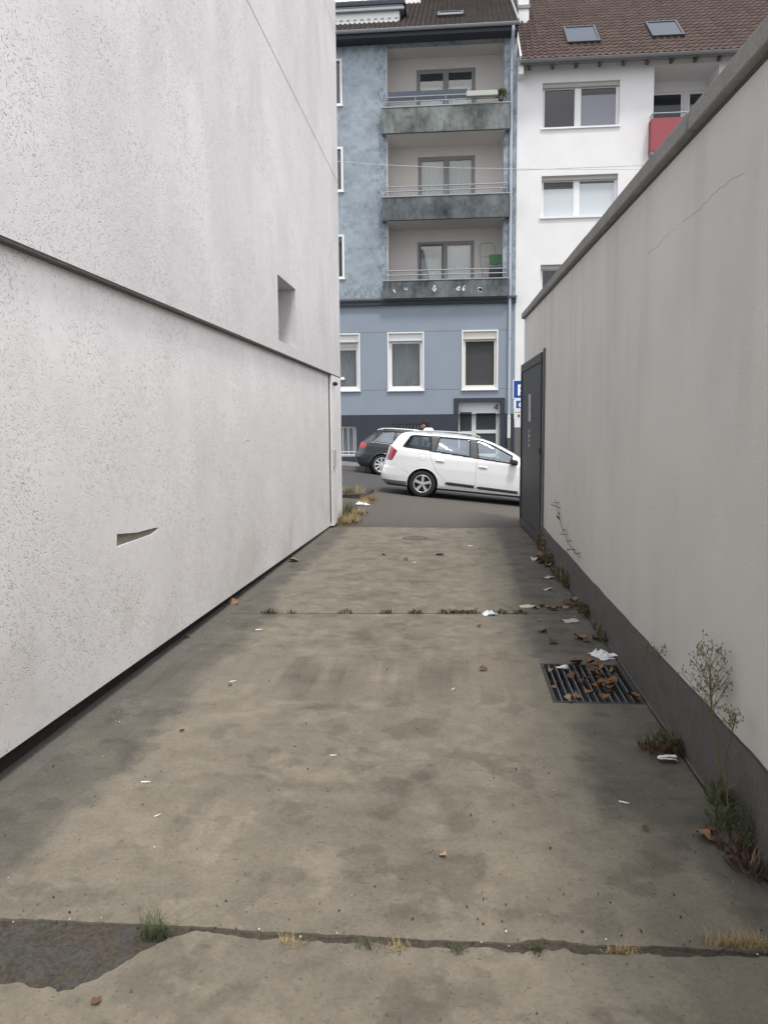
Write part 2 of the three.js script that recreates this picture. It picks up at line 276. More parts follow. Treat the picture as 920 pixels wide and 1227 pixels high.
function slabColor(x, z) {
  const w = (f, o) => fbm(x * f + o, z * f + o * 1.7, 5);
  let b = 1 + 0.14 * (w(0.9, 11) - 0.5) + 0.22 * (w(4.3, 27) - 0.5) + 0.30 * (w(13, 19) - 0.5);
  // grime in the lane's middle: drying blotches with their own outlines
  const mid = 1 - sst(0.35, 0.95, Math.abs(x + 0.55 + 0.4 * (w(0.7, 5) - 0.5)));
  const bl = sst(0.45, 0.56, w(2.6, 61)), bl2 = sst(0.48, 0.55, w(7.2, 71));
  b *= 1 - 0.22 * mid * (0.55 + 0.45 * bl) * (0.50 + 0.50 * bl2);
  b *= 1 + 0.16 * sst(0.565, 0.59, w(5.4, 93)) * mid;
  b *= 1 - 0.20 * sst(0.60, 0.64, w(6.3, 117));                    // small old drips and spots
  const dL = sst(0.08, -0.08, x - edgeAt(BAND_L, z) - 0.16 * (w(2.1, 33) - 0.5) - 0.16 * (w(7, 35) - 0.5) - 0.08 * (w(21, 36) - 0.5));
  const dR = sst(-0.08, 0.08, x - edgeAt(BAND_R, z) - 0.16 * (w(1.9, 43) - 0.5) - 0.16 * (w(7, 45) - 0.5) - 0.08 * (w(21, 46) - 0.5));
  const bandDark = Math.max(dL, dR * 0.95);
  b *= 1 - 0.44 * bandDark * (0.88 + 0.6 * (w(3.1, 51) - 0.5));  // slab colour is darker inside the bands along both walls
  const g = bandDark;
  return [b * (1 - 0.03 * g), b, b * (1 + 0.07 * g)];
}
{
  const drive = new THREE.Group(); drive.name = 'driveway'; drive.userData.kind = 'structure'; scene.add(drive);
  const XL = -1.98, XR = 1.075;
  const xs = [...lin(XL, GR.x0, 160), ...lin(GR.x0, XR, 34).slice(1)];
  const slabGeo = (zA, zB, n, hole, x_s = xs) => {
    const zs = []; for (let j = 0; j <= n; j++) { const t = j / n; zs.push(t); }
    let rows = zs.map((t) => (x) => lerp(zA(x), zB(x), t));
    if (hole) { const a = -2.42, m = lin(0, 1, 140).map((t) => (x) => lerp(zA(x), GR.z0, t)), h = [(x) => (GR.z0 + GR.z1) / 2, (x) => GR.z1], c = lin(0, 1, 80).slice(1).map((t) => (x) => lerp(GR.z1, zB(x), t)); rows = [...m, ...h, ...c]; }
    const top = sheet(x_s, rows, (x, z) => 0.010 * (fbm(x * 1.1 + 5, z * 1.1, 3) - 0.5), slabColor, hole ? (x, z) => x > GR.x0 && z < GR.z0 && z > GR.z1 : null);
    // edge skirts
    const sk = []; const add = (f) => { for (let i = 0; i < x_s.length - 1; i++) { const xa = x_s[i], xb = x_s[i + 1], za = f(xa), zb = f(xb), ya = 0.010 * (fbm(xa * 1.1 + 5, za * 1.1, 3) - 0.5), yb = 0.010 * (fbm(xb * 1.1 + 5, zb * 1.1, 3) - 0.5); sk.push(xa, ya, za, xb, yb, zb, xa, -0.06, za, xb, yb, zb, xb, -0.06, zb, xa, -0.06, za); } };
    add(zA); add(zB); const g = new THREE.BufferGeometry(); g.setAttribute('position', new THREE.Float32BufferAttribute(sk, 3)); g.computeVertexNormals();
    const c = new Float32Array(sk.length).fill(1); g.setAttribute('color', new THREE.BufferAttribute(c, 3));
    return merge([top, g]);
  };
  const nearEdge = (x) => zNear(x) + 0.032 + 0.024 * (fbm(x * 11 + 4, 6, 4) - 0.5) * 2 + interp0([[-1.98, 0.30], [-1.30, 0.275], [-1.10, 0.265], [-1.03, 0.20], [-0.97, 0.10], [-0.90, 0.02], [-0.86, 0], [2, 0]], x) + (x < -0.86 ? 0.030 : 0.012) * (fbm(x * 14, 3, 4) - 0.5) + (x < -0.86 ? 0.024 : 0.010) * (Math.abs(vn(x * 38, 7) - 0.5) + Math.abs(vn(x * 71, 9) - 0.5));
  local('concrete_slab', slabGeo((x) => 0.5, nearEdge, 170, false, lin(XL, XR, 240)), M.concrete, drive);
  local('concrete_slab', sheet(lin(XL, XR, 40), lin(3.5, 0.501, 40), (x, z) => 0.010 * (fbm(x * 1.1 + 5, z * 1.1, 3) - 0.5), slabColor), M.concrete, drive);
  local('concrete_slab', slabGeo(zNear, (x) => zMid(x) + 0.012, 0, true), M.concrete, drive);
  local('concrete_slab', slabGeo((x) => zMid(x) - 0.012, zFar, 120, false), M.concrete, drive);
  // margins along the two walls
  const edge = (x0, x1, z0, z1, y0, y1) => sheet(lin(x0, x1, 4), lin(z0, z1, Math.ceil(Math.abs(z1 - z0) / 0.08)), (x, z) => lerp(y0, y1, (x - x0) / (x1 - x0)) + 0.012 * (fbm(x * 14, z * 9, 3) - 0.5));
  { const zs = lin(3.5, -13.2, 260), nt = 6, P = [], UV = [], I = []; for (const z of zs) for (let i = 0; i <= nt; i++) { const u = i / nt, xe = -1.93 + 0.09 * (fbm(z * 2.3, 5, 4) - 0.5), x = lerp(-2.16, xe, u), y = 0.018 * (1 - u) ** 1.6 + 0.014 * (fbm(x * 12, z * 7, 4) - 0.5) * (1 - u * 0.6) - 0.006 * u; P.push(x, y, z); UV.push(x, z); } for (let j = 0; j < zs.length - 1; j++) for (let i = 0; i < nt; i++) { const a = j * (nt + 1) + i; I.push(a, a + 1, a + nt + 1, a + 1, a + nt + 2, a + nt + 1); } const g = new THREE.BufferGeometry(); g.setAttribute('position', new THREE.Float32BufferAttribute(P, 3)); g.setAttribute('uv', new THREE.Float32BufferAttribute(UV, 2)); g.setIndex(I); g.computeVertexNormals(); local('mortar_cove', g, M.cove, drive); }
  local('gutter_strip', edge(1.085, 1.16, 3.5, -13.5, 0.004, 0.03), M.cove, drive);
  // joint fillings
  local('joint_filling', sheet(lin(XL, XR, 60), lin(0, 1, 4).map((t) => (x) => lerp(nearEdge(x) + 0.01, zNear(x) - 0.01, t)), (x, z) => -0.008 + 0.020 * (fbm(x * 18, z * 30, 3) - 0.5)), M.jointDirt, drive);
  local('joint_filling', sheet(lin(XL, XR, 80), lin(0, 1, 2).map((t) => (x) => lerp(zMid(x) + 0.02, zMid(x) - 0.02, t)), (x, z) => -0.012 + 0.012 * (fbm(x * 22, z * 22, 3) - 0.5)), M.soil, drive);
  local('joint_filling', sheet([1.07, 1.09], lin(3.5, -13, 200), (x, z) => -0.004 + 0.012 * (fbm(x * 22, z * 16, 3) - 0.5)), M.soil, drive);
  const pa = sheet(lin(XL, -0.9, 50), lin(0, 1, 16).map((t) => (x) => lerp(nearEdge(x) + 0.02, zNear(x) - 0.004, t)), (x, z) => -0.006 + 0.022 * (fbm(x * 14, z * 14, 4) - 0.5) - 0.02 * sst(-1.05, -0.92, x));
  local('asphalt_patch', pa, M.asphaltPatch, drive);
}

/* ------------------------------------------------------------------ white building beside the lane */
const csg = new Evaluator(); csg.useGroups = false; csg.attributes = ['position', 'normal', 'uv', 'color'];
function wallBox(x0, x1, y0, y1, z0, z1, cell, colf) {      // closed box, its lane face subdivided, vertex colours
  const g = new THREE.BoxGeometry(x1 - x0, y1 - y0, Math.abs(z1 - z0), 1, Math.max(1, Math.round((y1 - y0) / cell)), Math.max(1, Math.round(Math.abs(z1 - z0) / cell)));
  g.translate((x0 + x1) / 2, (y0 + y1) / 2, (z0 + z1) / 2);
  const p = g.attributes.position, n = g.attributes.normal, uv = g.attributes.uv, c = new Float32Array(p.count * 3);
  for (let i = 0; i < p.count; i++) {
    const x = p.getX(i), y = p.getY(i), z = p.getZ(i);
    if (Math.abs(n.getX(i)) > 0.5) uv.setXY(i, z, y); else if (Math.abs(n.getY(i)) > 0.5) uv.setXY(i, x, z); else uv.setXY(i, x, y);
    const q = colf(z, y); c[3 * i] = q[0]; c[3 * i + 1] = q[1]; c[3 * i + 2] = q[2];
  }
  g.setAttribute('color', new THREE.BufferAttribute(c, 3)); return g;
}
function cut(g, cutters) {
  let a = new Brush(g); a.updateMatrixWorld();
  for (const k of cutters) { const kk = k.clone(); if (!kk.attributes.color) kk.setAttribute('color', new THREE.BufferAttribute(new Float32Array(kk.attributes.position.count * 3).fill(0.9), 3)); if (!kk.attributes.uv) kk.setAttribute('uv', new THREE.BufferAttribute(new Float32Array(kk.attributes.position.count * 2), 2)); const b = new Brush(kk); b.updateMatrixWorld(); a = csg.evaluate(a, b, SUBTRACTION); a.updateMatrixWorld(); }
  const o = a.geometry.clone(); o.clearGroups(); return o;
}
const dirtL = (z, y) => {
  const a = fbm(z * 0.55 + 20, y * 0.4 + 7, 5), s = fbm(z * 3.2, y * 0.5 + 3, 4), f = fbm(z * 2.2 + 70, y * 2.2, 4);
  let b = 1 + 0.16 * (a - 0.5) + 0.10 * (s - 0.5) + 0.06 * (f - 0.5);
  // dark weathering runs with ragged outlines, high on the wall towards the street
  b *= 1 - 0.07 * sst(0.50, 0.62, fbm(z * 1.6 + 4, y * 0.6 + 31, 5)) * sst(2.3, 3.2, y);
  // splash dirt, patchy
  const sp = sst(0.50, 0.68, fbm(z * 1.7 + 13, y * 1.7 + 40, 4)) * sst(0.75, 0.2, y); b *= 1 - 0.12 * sp;
  return [b * (1 - 0.0 * sp), b * (1 - 0.008 * sp), b * (1 - 0.045 * sp)];
};
const WX = -2.0, LX = -2.055, ZC = -13.62, ZB = 6;
{
  const t = thing('white_building', 'tall white rendered building with an overhanging upper wall beside the concrete lane', 'building', [-7, 0, -4]);
  const [nz0] = onX(332.5, 330, WX), [nz1] = onX(354, 346, WX);
  const niche = new THREE.BoxGeometry(0.74, 0.72, nz0 - nz1); niche.translate(WX, 2.94, (nz0 + nz1) / 2);
  { const u = niche.attributes.uv, p = niche.attributes.position; for (let i = 0; i < p.count; i++) u.setXY(i, p.getZ(i) + p.getX(i) * 1.01, p.getY(i) + 0.3 * p.getX(i)); }
  let up = cut(wallBox(WX - 0.4, WX, 2.455, 5.625, ZC, ZB, 0.09, dirtL), [niche]);
  part('upper_wall', up, M.scrape, t);
  part('upper_wall', wallBox(WX - 0.4, WX, 5.640, 7.94, ZC, ZB, 0.12, dirtL), M.scrape, t);
  part('upper_wall', wallBox(WX - 0.4, WX, 7.955, 11.2, ZC, ZB, 0.2, dirtL), M.scrape, t);
  part('groove', [bx(WX - 0.38, WX - 0.012, 5.6245, 5.6405, ZC + 0.02, ZB), bx(WX - 0.38, WX - 0.012, 7.9395, 7.9555, ZC + 0.02, ZB)], std(0.25, 0.245, 0.24, 0.95), t);
  part('window', bx(WX - 0.36, WX - 0.34, 2.581, 3.299, nz1 + 0.002, nz0 - 0.002), M.glassDark, t);
  // lower wall, its foot rising a little towards the camera; a chip of render knocked off
  const patchPx = [[140.5, 640], [152, 639], [165, 638], [178, 634.5], [186.5, 632.2], [190, 633], [188, 636], [183, 640], [170, 645], [150, 652], [140, 656]];
  const pts = patchPx.map(([a, b]) => onX(a, b, LX));
  const [pierZ] = onX(398.3, 500, WX); const lowBox = wallBox(LX - 0.3, LX, 0.0, 2.438, pierZ + 0.012, ZB, 0.09, dirtL);
  { const g = wallBox(LX - 0.3, WX - 0.003, 0.035, 2.437, ZC - 0.02, pierZ, 0.12, dirtL); part('corner_pier', g, M.scrapeLow, t); }
  { const p = lowBox.attributes.position; for (let i = 0; i < p.count; i++) { const y = p.getY(i); const foot = lerp(0.145, 0.035, clamp((-p.getZ(i) - 2) / 11)); p.setY(i, lerp(foot, 2.438, y / 2.438)); } }
  const sh = new THREE.Shape(pts.map(([z, y]) => new THREE.Vector2(-z, y)));
  const prism = new THREE.ExtrudeGeometry(sh, { depth: 0.2, bevelEnabled: false }); prism.rotateY(Math.PI / 2); // shape x=-z -> world -z... depth -> +x
  prism.translate(LX - 0.018, 0, 0);
  const hole = (px, py, r) => { const [z, y] = onX(px, py, LX); const g = new THREE.CylinderGeometry(r, r * 0.8, 0.1, 8); g.rotateZ(Math.PI / 2); g.translate(LX, y, z); return g; };
  const low = cut(lowBox, [prism, hole(190.5, 540, 0.011), hole(296, 528.5, 0.016), hole(299, 528.8, 0.013), hole(299.5, 542, 0.010)]);
  part('lower_wall', low, M.scrapeLow, t);
  const back = new THREE.ShapeGeometry(sh); back.rotateY(Math.PI / 2); back.translate(LX - 0.0165, 0, 0);
  part('bare_mortar', boxUV(back), std(0.33, 0.30, 0.245, 0.95, { map: concreteTex, bumpMap: concreteBump, bumpScale: 0.01 }), t, 'bare grey mortar where the render has broken away');
  part('drip_edge', bx(LX - 0.02, WX - 0.004, 2.4385, 2.4545, ZC + 0.01, ZB), std(0.14, 0.137, 0.13, 0.9, { map: concreteTex, bumpMap: grain2, bumpScale: 0.01 }), t);
  part('plinth', bx(LX - 0.35, LX - 0.07, -0.2, 0.4, ZC + 0.05, ZB), M.bitumen, t);
  // body of the building behind the lane walls
  part('core', [bx(-12, WX - 0.401, 0, 11.1, ZC + 0.02, ZC + 0.35), bx(-12, -11.6, 0, 11.1, ZC + 0.36, ZB), bx(-12, WX - 0.401, 0, 11.1, ZB - 0.4, ZB - 0.01), bx(-12, WX - 0.401, 10.9, 11.12, ZC + 0.36, ZB - 0.42), bx(-12, LX - 0.31, 0.3, 2.4, ZC + 0.03, ZC + 0.34).translate(0, 0, -0.008)], M.whiteWall, t);
  part('roof_edge', bx(-12.1, WX + 0.05, 11.201, 11.3, ZC - 0.05, ZB + 0.05), M.zinc, t);
  // dark rod added to draw the gap beside the pier; lamp and cover box
  const cz = pierZ + 0.006;
  part('gap_rod', rod([LX + 0.006, 0.1, cz + 0.008], [LX + 0.006, 2.42, cz + 0.008], 0.012, 8), std(0.09, 0.09, 0.088, 0.6), t);
  part('cover_box', bx(WX - 0.004, WX + 0.02, 0.98, 1.26, cz - 0.22, cz - 0.02, 0.006), std(0.5, 0.49, 0.48, 0.5), t);
  part('sensor', [bx(WX - 0.004, WX + 0.03, 2.28, 2.33, cz - 0.20, cz - 0.10, 0.008), new THREE.SphereGeometry(0.035, 10, 8).translate(WX + 0.035, 2.305, cz - 0.15)], M.black, t);
}

/* ------------------------------------------------------------------ grey boundary wall and its coping */
const RX = 1.105, RZ1 = -14.05;
const rTop = (z) => 2.77 + 0.0457 * -z;                 // the wall's top climbs gently towards the street
const pTop = (z) => 0.385 - 0.0105 * -z + 0.035 * (fbm(z * 1.1 + 3, 2, 3) - 0.5) + 0.008 * (fbm(z * 7, 8, 3) - 0.5);
{
  const t = thing('boundary_wall', 'grey rendered boundary wall with a dark painted foot and concrete coping', 'wall', [RX + 0.13, 0, -4]);
  const dirtR = (z, y) => {
    const wz = z + 0.12 * (fbm(z * 2, y * 1.1, 2) - 0.5), st = fbm(wz * 2.2 + 9, y * 0.22 + 3, 4), st2 = fbm(wz * 7 + 40, y * 0.35, 3), a = fbm(z * 0.5 + 3, y * 0.8, 4);
    let b = 1 + 0.08 * (st - 0.5) + 0.04 * (st2 - 0.5) + 0.14 * (a - 0.5) + 0.06 * (fbm(z * 5 + 3, y * 5, 4) - 0.5);
    b *= 1 - 0.06 * sst(0.53, 0.66, fbm(wz * 4 + 2, y * 0.3 + 70, 4)) * sst(1.6, 2.8, y + 0.9 * fbm(z * 3, 7, 2));       // run-off streaks under the coping joints
    return [b, b * 0.997, b * 0.985];
  };
  const g = wallBox(RX, RX + 0.26, 0, 1, RZ1, 5, 0.09, () => [1, 1, 1]);
  const geo = new THREE.BoxGeometry(0.26, 1, 5 - RZ1, 1, 40, 220); geo.translate(RX + 0.13, 0.5, (5 + RZ1) / 2);
  { const p = geo.attributes.position, n = geo.attributes.normal, uv = geo.attributes.uv, c = new Float32Array(p.count * 3);
    for (let i = 0; i < p.count; i++) { const z = p.getZ(i), y = lerp(-0.1, rTop(z), p.getY(i)); p.setY(i, y); if (Math.abs(n.getX(i)) > 0.5) uv.setXY(i, z, y); else uv.setXY(i, p.getX(i), Math.abs(n.getY(i)) > 0.5 ? z : y); const q = dirtR(z, y); c.set(q, 3 * i); }
    geo.setAttribute('color', new THREE.BufferAttribute(c, 3)); geo.computeVertexNormals(); }
  // expansion joint and hairline cracks are real slots
  const [jz] = onX(685, 340, RX);
  const slot = new THREE.BoxGeometry(0.02, 2.2, 0.012); slot.translate(RX, 2.45, jz);
  const cracks = [[[775, 306], [800, 281], [812, 270], [838, 250], [862, 226], [890, 208]], [[697, 376], [703, 366], [706, 360]], [[630 + 40, 612], [690, 620], [707, 632]], [[770, 618], [782, 606]]];
  const slots = [slot];
  const rc = rngOf(46); for (const c of cracks) { const q0 = c.map(([a, b]) => onX(a, b, RX)), q = []; for (let i = 0; i + 1 < q0.length; i++) for (let k = 0; k < 5; k++) q.push([lerp(q0[i][0], q0[i + 1][0], k / 5) + 0.022 * (rc() - 0.5), lerp(q0[i][1], q0[i + 1][1], k / 5) + 0.022 * (rc() - 0.5)]); q.push(q0[q0.length - 1]); for (let i = 0; i + 1 < q.length; i++) { if (rc() < 0.25) continue; const [z0, y0] = q[i], [z1, y1] = q[i + 1]; const L = Math.hypot(z1 - z0, y1 - y0); const s = new THREE.BoxGeometry(0.004, 0.002, L * 1.02); s.rotateX(-Math.atan2(y1 - y0, z1 - z0)); s.translate(RX, (y0 + y1) / 2, (z0 + z1) / 2); slots.push(s); } }
  part('wall', cut(geo, slots), M.render, t);
  // dark painted foot, slightly proud, wavy upper edge
  const zs = lin(5, RZ1 + 0.01, 260), P = [], I = [];
  for (const z of zs) { const y = pTop(z); P.push(RX + 0.004, y + 0.006, z, RX - 0.010, y, z, RX - 0.012, -0.1, z); }
  for (let i = 0; i < zs.length - 1; i++) { const a = i * 3; I.push(a, a + 1, a + 3, a + 1, a + 4, a + 3, a + 1, a + 2, a + 4, a + 2, a + 5, a + 4); }
  const pg = new THREE.BufferGeometry(); pg.setAttribute('position', new THREE.Float32BufferAttribute(P, 3)); pg.setIndex(I); pg.computeVertexNormals();
  part('painted_foot', boxUV(pg), M.plinthGrey, t);
  // coping stones
  let z = 5, k = 0; const r = rngOf(4);
  while (z > RZ1) {
    const L = z > -2.6 ? 1.0 : 0.96 + 0.1 * r(), z1 = Math.max(z - L, RZ1 - 0.03), y0 = rTop(z), y1 = rTop(z1), dy = 0.004 * (r() - 0.5);
    const g = new RoundedBoxGeometry(0.36, 0.094, Math.hypot(z - z1, y1 - y0) - 0.008, 2, 0.012); g.rotateX(Math.atan2(y1 - y0, z - z1)); g.translate(RX + 0.13 + 0.002 * (k % 3 - 1), (y0 + y1) / 2 + 0.057 + dy, (z + z1) / 2);
    part('coping_stone', boxUV(g), M.coping, t); z = z1 - 0.0001; k++; if (z <= RZ1 - 0.02) break;
  }
  part('mortar_bed', (() => { const L = 5 - RZ1; const g = new THREE.BoxGeometry(0.275, 0.014, L); g.rotateX(Math.atan(0.0457)); g.translate(RX + 0.13, (rTop(5) + rTop(RZ1)) / 2 + 0.004, (5 + RZ1) / 2); return boxUV(g); })(), std(0.09, 0.088, 0.08, 0.95), t);
}

/* ------------------------------------------------------------------ steel gate leaf standing open along the wall */
{
  const [ax, az] = onG(648.5, 655.5), [bx_, bz] = onG(624.6, 630.5);
  const L = Math.hypot(ax - bx_, az - bz), H = 2.53;
  const t = thing('gate', 'dark grey steel gate leaf folded open along the grey boundary wall', 'gate', [ax - 0.005, 0.035, az]);
  t.rotation.y = Math.atan2(-(bz - az), bx_ - ax);       // +x of the leaf runs towards its far edge
  const Z = 0.03;
  local('panel', bx(0.07, L - 0.07, 0.10, H - 0.12, -0.012, 0.012), M.steelPanel, t);
  local('stile', bx(0, 0.075, 0, H, -Z, Z, 0.004), M.steelDark, t); local('stile', bx(L - 0.075, L, 0, H, -Z, Z, 0.004), M.steelDark, t);
  local('rail', bx(0.076, L - 0.076, H - 0.12, H, -Z, Z, 0.004), M.steelDark, t); local('rail', bx(0.076, L - 0.076, 0, 0.10, -Z, Z, 0.004), M.steelDark, t);
  const stain = grayTex(128, 0.6, (() => { const r = rngOf(66); return (u, v) => 0.6 + 0.8 * (fbm(u * 8, v * 8, 4, 8) - 0.5) + 0.2 * (r() - 0.5); })());
  const st = std(0.66, 0.66, 0.63, 0.8, { map: stain });
  const s = new THREE.Shape(); const rr = rngOf(12); const edge = []; for (let i = 0; i < 40; i++) { const q = i / 40 * 4, e = Math.floor(q), f = q - e; const j = 0.012 * (rr() - 0.5); edge.push(e === 0 ? [lerp(-0.13, 0.13, f), -0.20 + j] : e === 1 ? [0.13 + j, lerp(-0.20, 0.20, f)] : e === 2 ? [lerp(0.13, -0.13, f), 0.20 + j] : [-0.13 + j, lerp(0.20, -0.20, f)]); }
  const side = 0.0135;
  const sg = new THREE.ShapeGeometry(new THREE.Shape(edge.map((p) => new THREE.Vector2(...p))));
  const cx = L * 0.56;
  for (const sgn of [-1]) { const g = sg.clone(); g.translate(cx, 1.84, 0); g.translate(0, 0, 0); const m = local('worn_sticker', boxUV(g.clone().translate(0, 0, 0)), st, t); m.position.z = 0; m.position.z = side; const m2 = local('worn_sticker', boxUV(g.clone()), st, t); m2.position.z = -side; m2.visible = true; }
  for (let i = 0; i < 4; i++) for (const sgn of [-1, 1]) { const g = new THREE.PlaneGeometry(0.13 + 0.04 * (i % 2), 0.045); g.translate(cx + 0.02 * (i % 2), 1.50 - i * 0.07, sgn * side); local('glue_mark', boxUV(g), st, t); }
  // lock case on the near stile, hinge straps at the far one
  local('lock_case', bx(-0.03, 0.05, 1.20, 1.28, -0.045, 0.045, 0.005), M.black, t);
  for (const y of [0.3, 2.2]) local('hinge', rod([L + 0.015, y, 0], [L + 0.015, y + 0.14, 0], 0.018, 8), M.steelDark, t);
  // post fixed to the wall next to the leaf's near edge
  const p = thing('gate_post', 'narrow weathered steel post fixed to the grey wall beside the gate leaf', 'post', [RX - 0.03, 0, az + 0.12]);
  local('post', bx(0.0, 0.028, 0.02, 2.6, -0.03, 0.03, 0.004), M.steelGrey, p);
  local('latch_plate', bx(-0.012, -0.001, 1.16, 1.36, -0.02, 0.02, 0.002), M.steelDark, p);
}

/* ------------------------------------------------------------------ street houses: shared pieces */
function tileRoof(x0, x1, yE, zE, tan, run, seed, w = 0.225, row = 0.33) {   // front slope of interlocking tiles, real relief
  const L = run * Math.hypot(1, tan), nr = Math.ceil(L / row), nx = Math.round((x1 - x0) / (w / 6)), c = 1 / Math.hypot(1, tan), s = tan * c;
  const r = rngOf(seed), P = [], C = [], I = []; let b = 0;
  for (let k = 0; k < nr; k++) {
    const tone = []; for (let i = 0; i <= nx / 6 + 1; i++) tone.push(0.72 + 0.5 * r() + 0.25 * (fbm(i * 0.3, k * 0.3 + seed, 3) - 0.5));
    for (let e = 0; e < 3; e++) for (let i = 0; i <= nx; i++) {
      const q = i / 6, f = q - Math.floor(q), x = x0 + i * w / 6;
      const wave = 0.020 * Math.cos(f * 2 * Math.PI) + 0.006 * Math.cos(f * 4 * Math.PI);
      const d = e === 0 ? 0.0 : e === 1 ? 0.028 : 0.0, a = e === 0 ? k * row : e === 1 ? k * row + 0.003 : Math.min((k + 1) * row, L);
      const n = d + wave + (e === 2 ? 0.002 : 0);
      P.push(Math.min(x, x1), yE + a * s + n * c, zE - a * c + n * s); const t = tone[Math.floor(q)]; C.push(t, t * (0.96 + 0.04 * f), t * 0.97);
    }
    for (let e = 0; e < 2; e++) for (let i = 0; i < nx; i++) { const o = b + e * (nx + 1) + i; I.push(o, o + 1, o + nx + 1, o + 1, o + nx + 2, o + nx + 1); }
    b += 3 * (nx + 1);
  }
  const g = new THREE.BufferGeometry(); g.setAttribute('position', new THREE.Float32BufferAttribute(P, 3)); g.setAttribute('color', new THREE.Float32BufferAttribute(C, 3)); g.setIndex(I); g.computeVertexNormals(); return g;
}
function gutter(x0, x1, y, z, r = 0.065) { const g = new THREE.CylinderGeometry(r, r, x1 - x0, 12, 1, true, -Math.PI / 2, Math.PI); g.rotateX(Math.PI / 2); g.rotateY(Math.PI / 2); const a = new THREE.CylinderGeometry(r, r, x1 - x0, 14, 1, true, 0, Math.PI); a.rotateZ(Math.PI / 2); a.rotateX(Math.PI); a.translate((x0 + x1) / 2, y, z); const lip = rod([x0, y, z + r], [x1, y, z + r], 0.012, 6); return [a, lip]; }
function pleats(x0, x1, y0, y1, z, n, amp) { const nx = n * 6, P = [], I = []; for (let j = 0; j < 2; j++) for (let i = 0; i <= nx; i++) { const u = i / nx; P.push(lerp(x0, x1, u), j ? y1 : y0, z + amp * Math.sin(u * n * 2 * Math.PI + 0.8 * Math.sin(u * 9)) ); } for (let i = 0; i < nx; i++) I.push(i, i + 1, i + nx + 1, i + 1, i + nx + 2, i + nx + 1); const g = new THREE.BufferGeometry(); g.setAttribute('position', new THREE.Float32BufferAttribute(P, 3)); g.setIndex(I); g.computeVertexNormals(); return g; }
function roofWindow(name, x0, x1, a0, a1, yE, zE, tan, t) { // lies on the slope: a0..a1 metres up the slope
  const c = 1 / Math.hypot(1, tan), s = tan * c, ang = Math.atan(tan), w = x1 - x0, h = a1 - a0, am = (a0 + a1) / 2;
  const put = (g, dn) => { g.rotateX(-(Math.PI / 2 - ang)); g.translate((x0 + x1) / 2, yE + am * s + dn * c, zE - am * c + dn * s); return boxUV(g); };
  const fr = mergeGeometries([[-w / 2 + 0.035, 0, 0.07, h], [w / 2 - 0.035, 0, 0.07, h], [0, h / 2 - 0.05, w - 0.14, 0.10], [0, -h / 2 + 0.06, w - 0.14, 0.12]].map(([x, y, ww, hh]) => new THREE.BoxGeometry(ww, hh, 0.10).translate(x, y, 0).toNonIndexed()));
  const f = part('roof_window', put(fr, 0.05), M.roofFrame || (M.roofFrame = std(0.04, 0.042, 0.045, 0.5)), t);
  part('pane', put(new THREE.BoxGeometry(w - 0.14, h - 0.22, 0.02), 0.07), M.glassRoof, f);
}
M.glassRoof = new THREE.MeshPhysicalMaterial({ color: RGB(0.02, 0.022, 0.028), roughness: 0.25, ior: 1.3, side: THREE.DoubleSide });
M.glassHouse = new THREE.MeshPhysicalMaterial({ color: RGB(0.035, 0.038, 0.042), roughness: 0.04, ior: 1.75, side: THREE.DoubleSide });

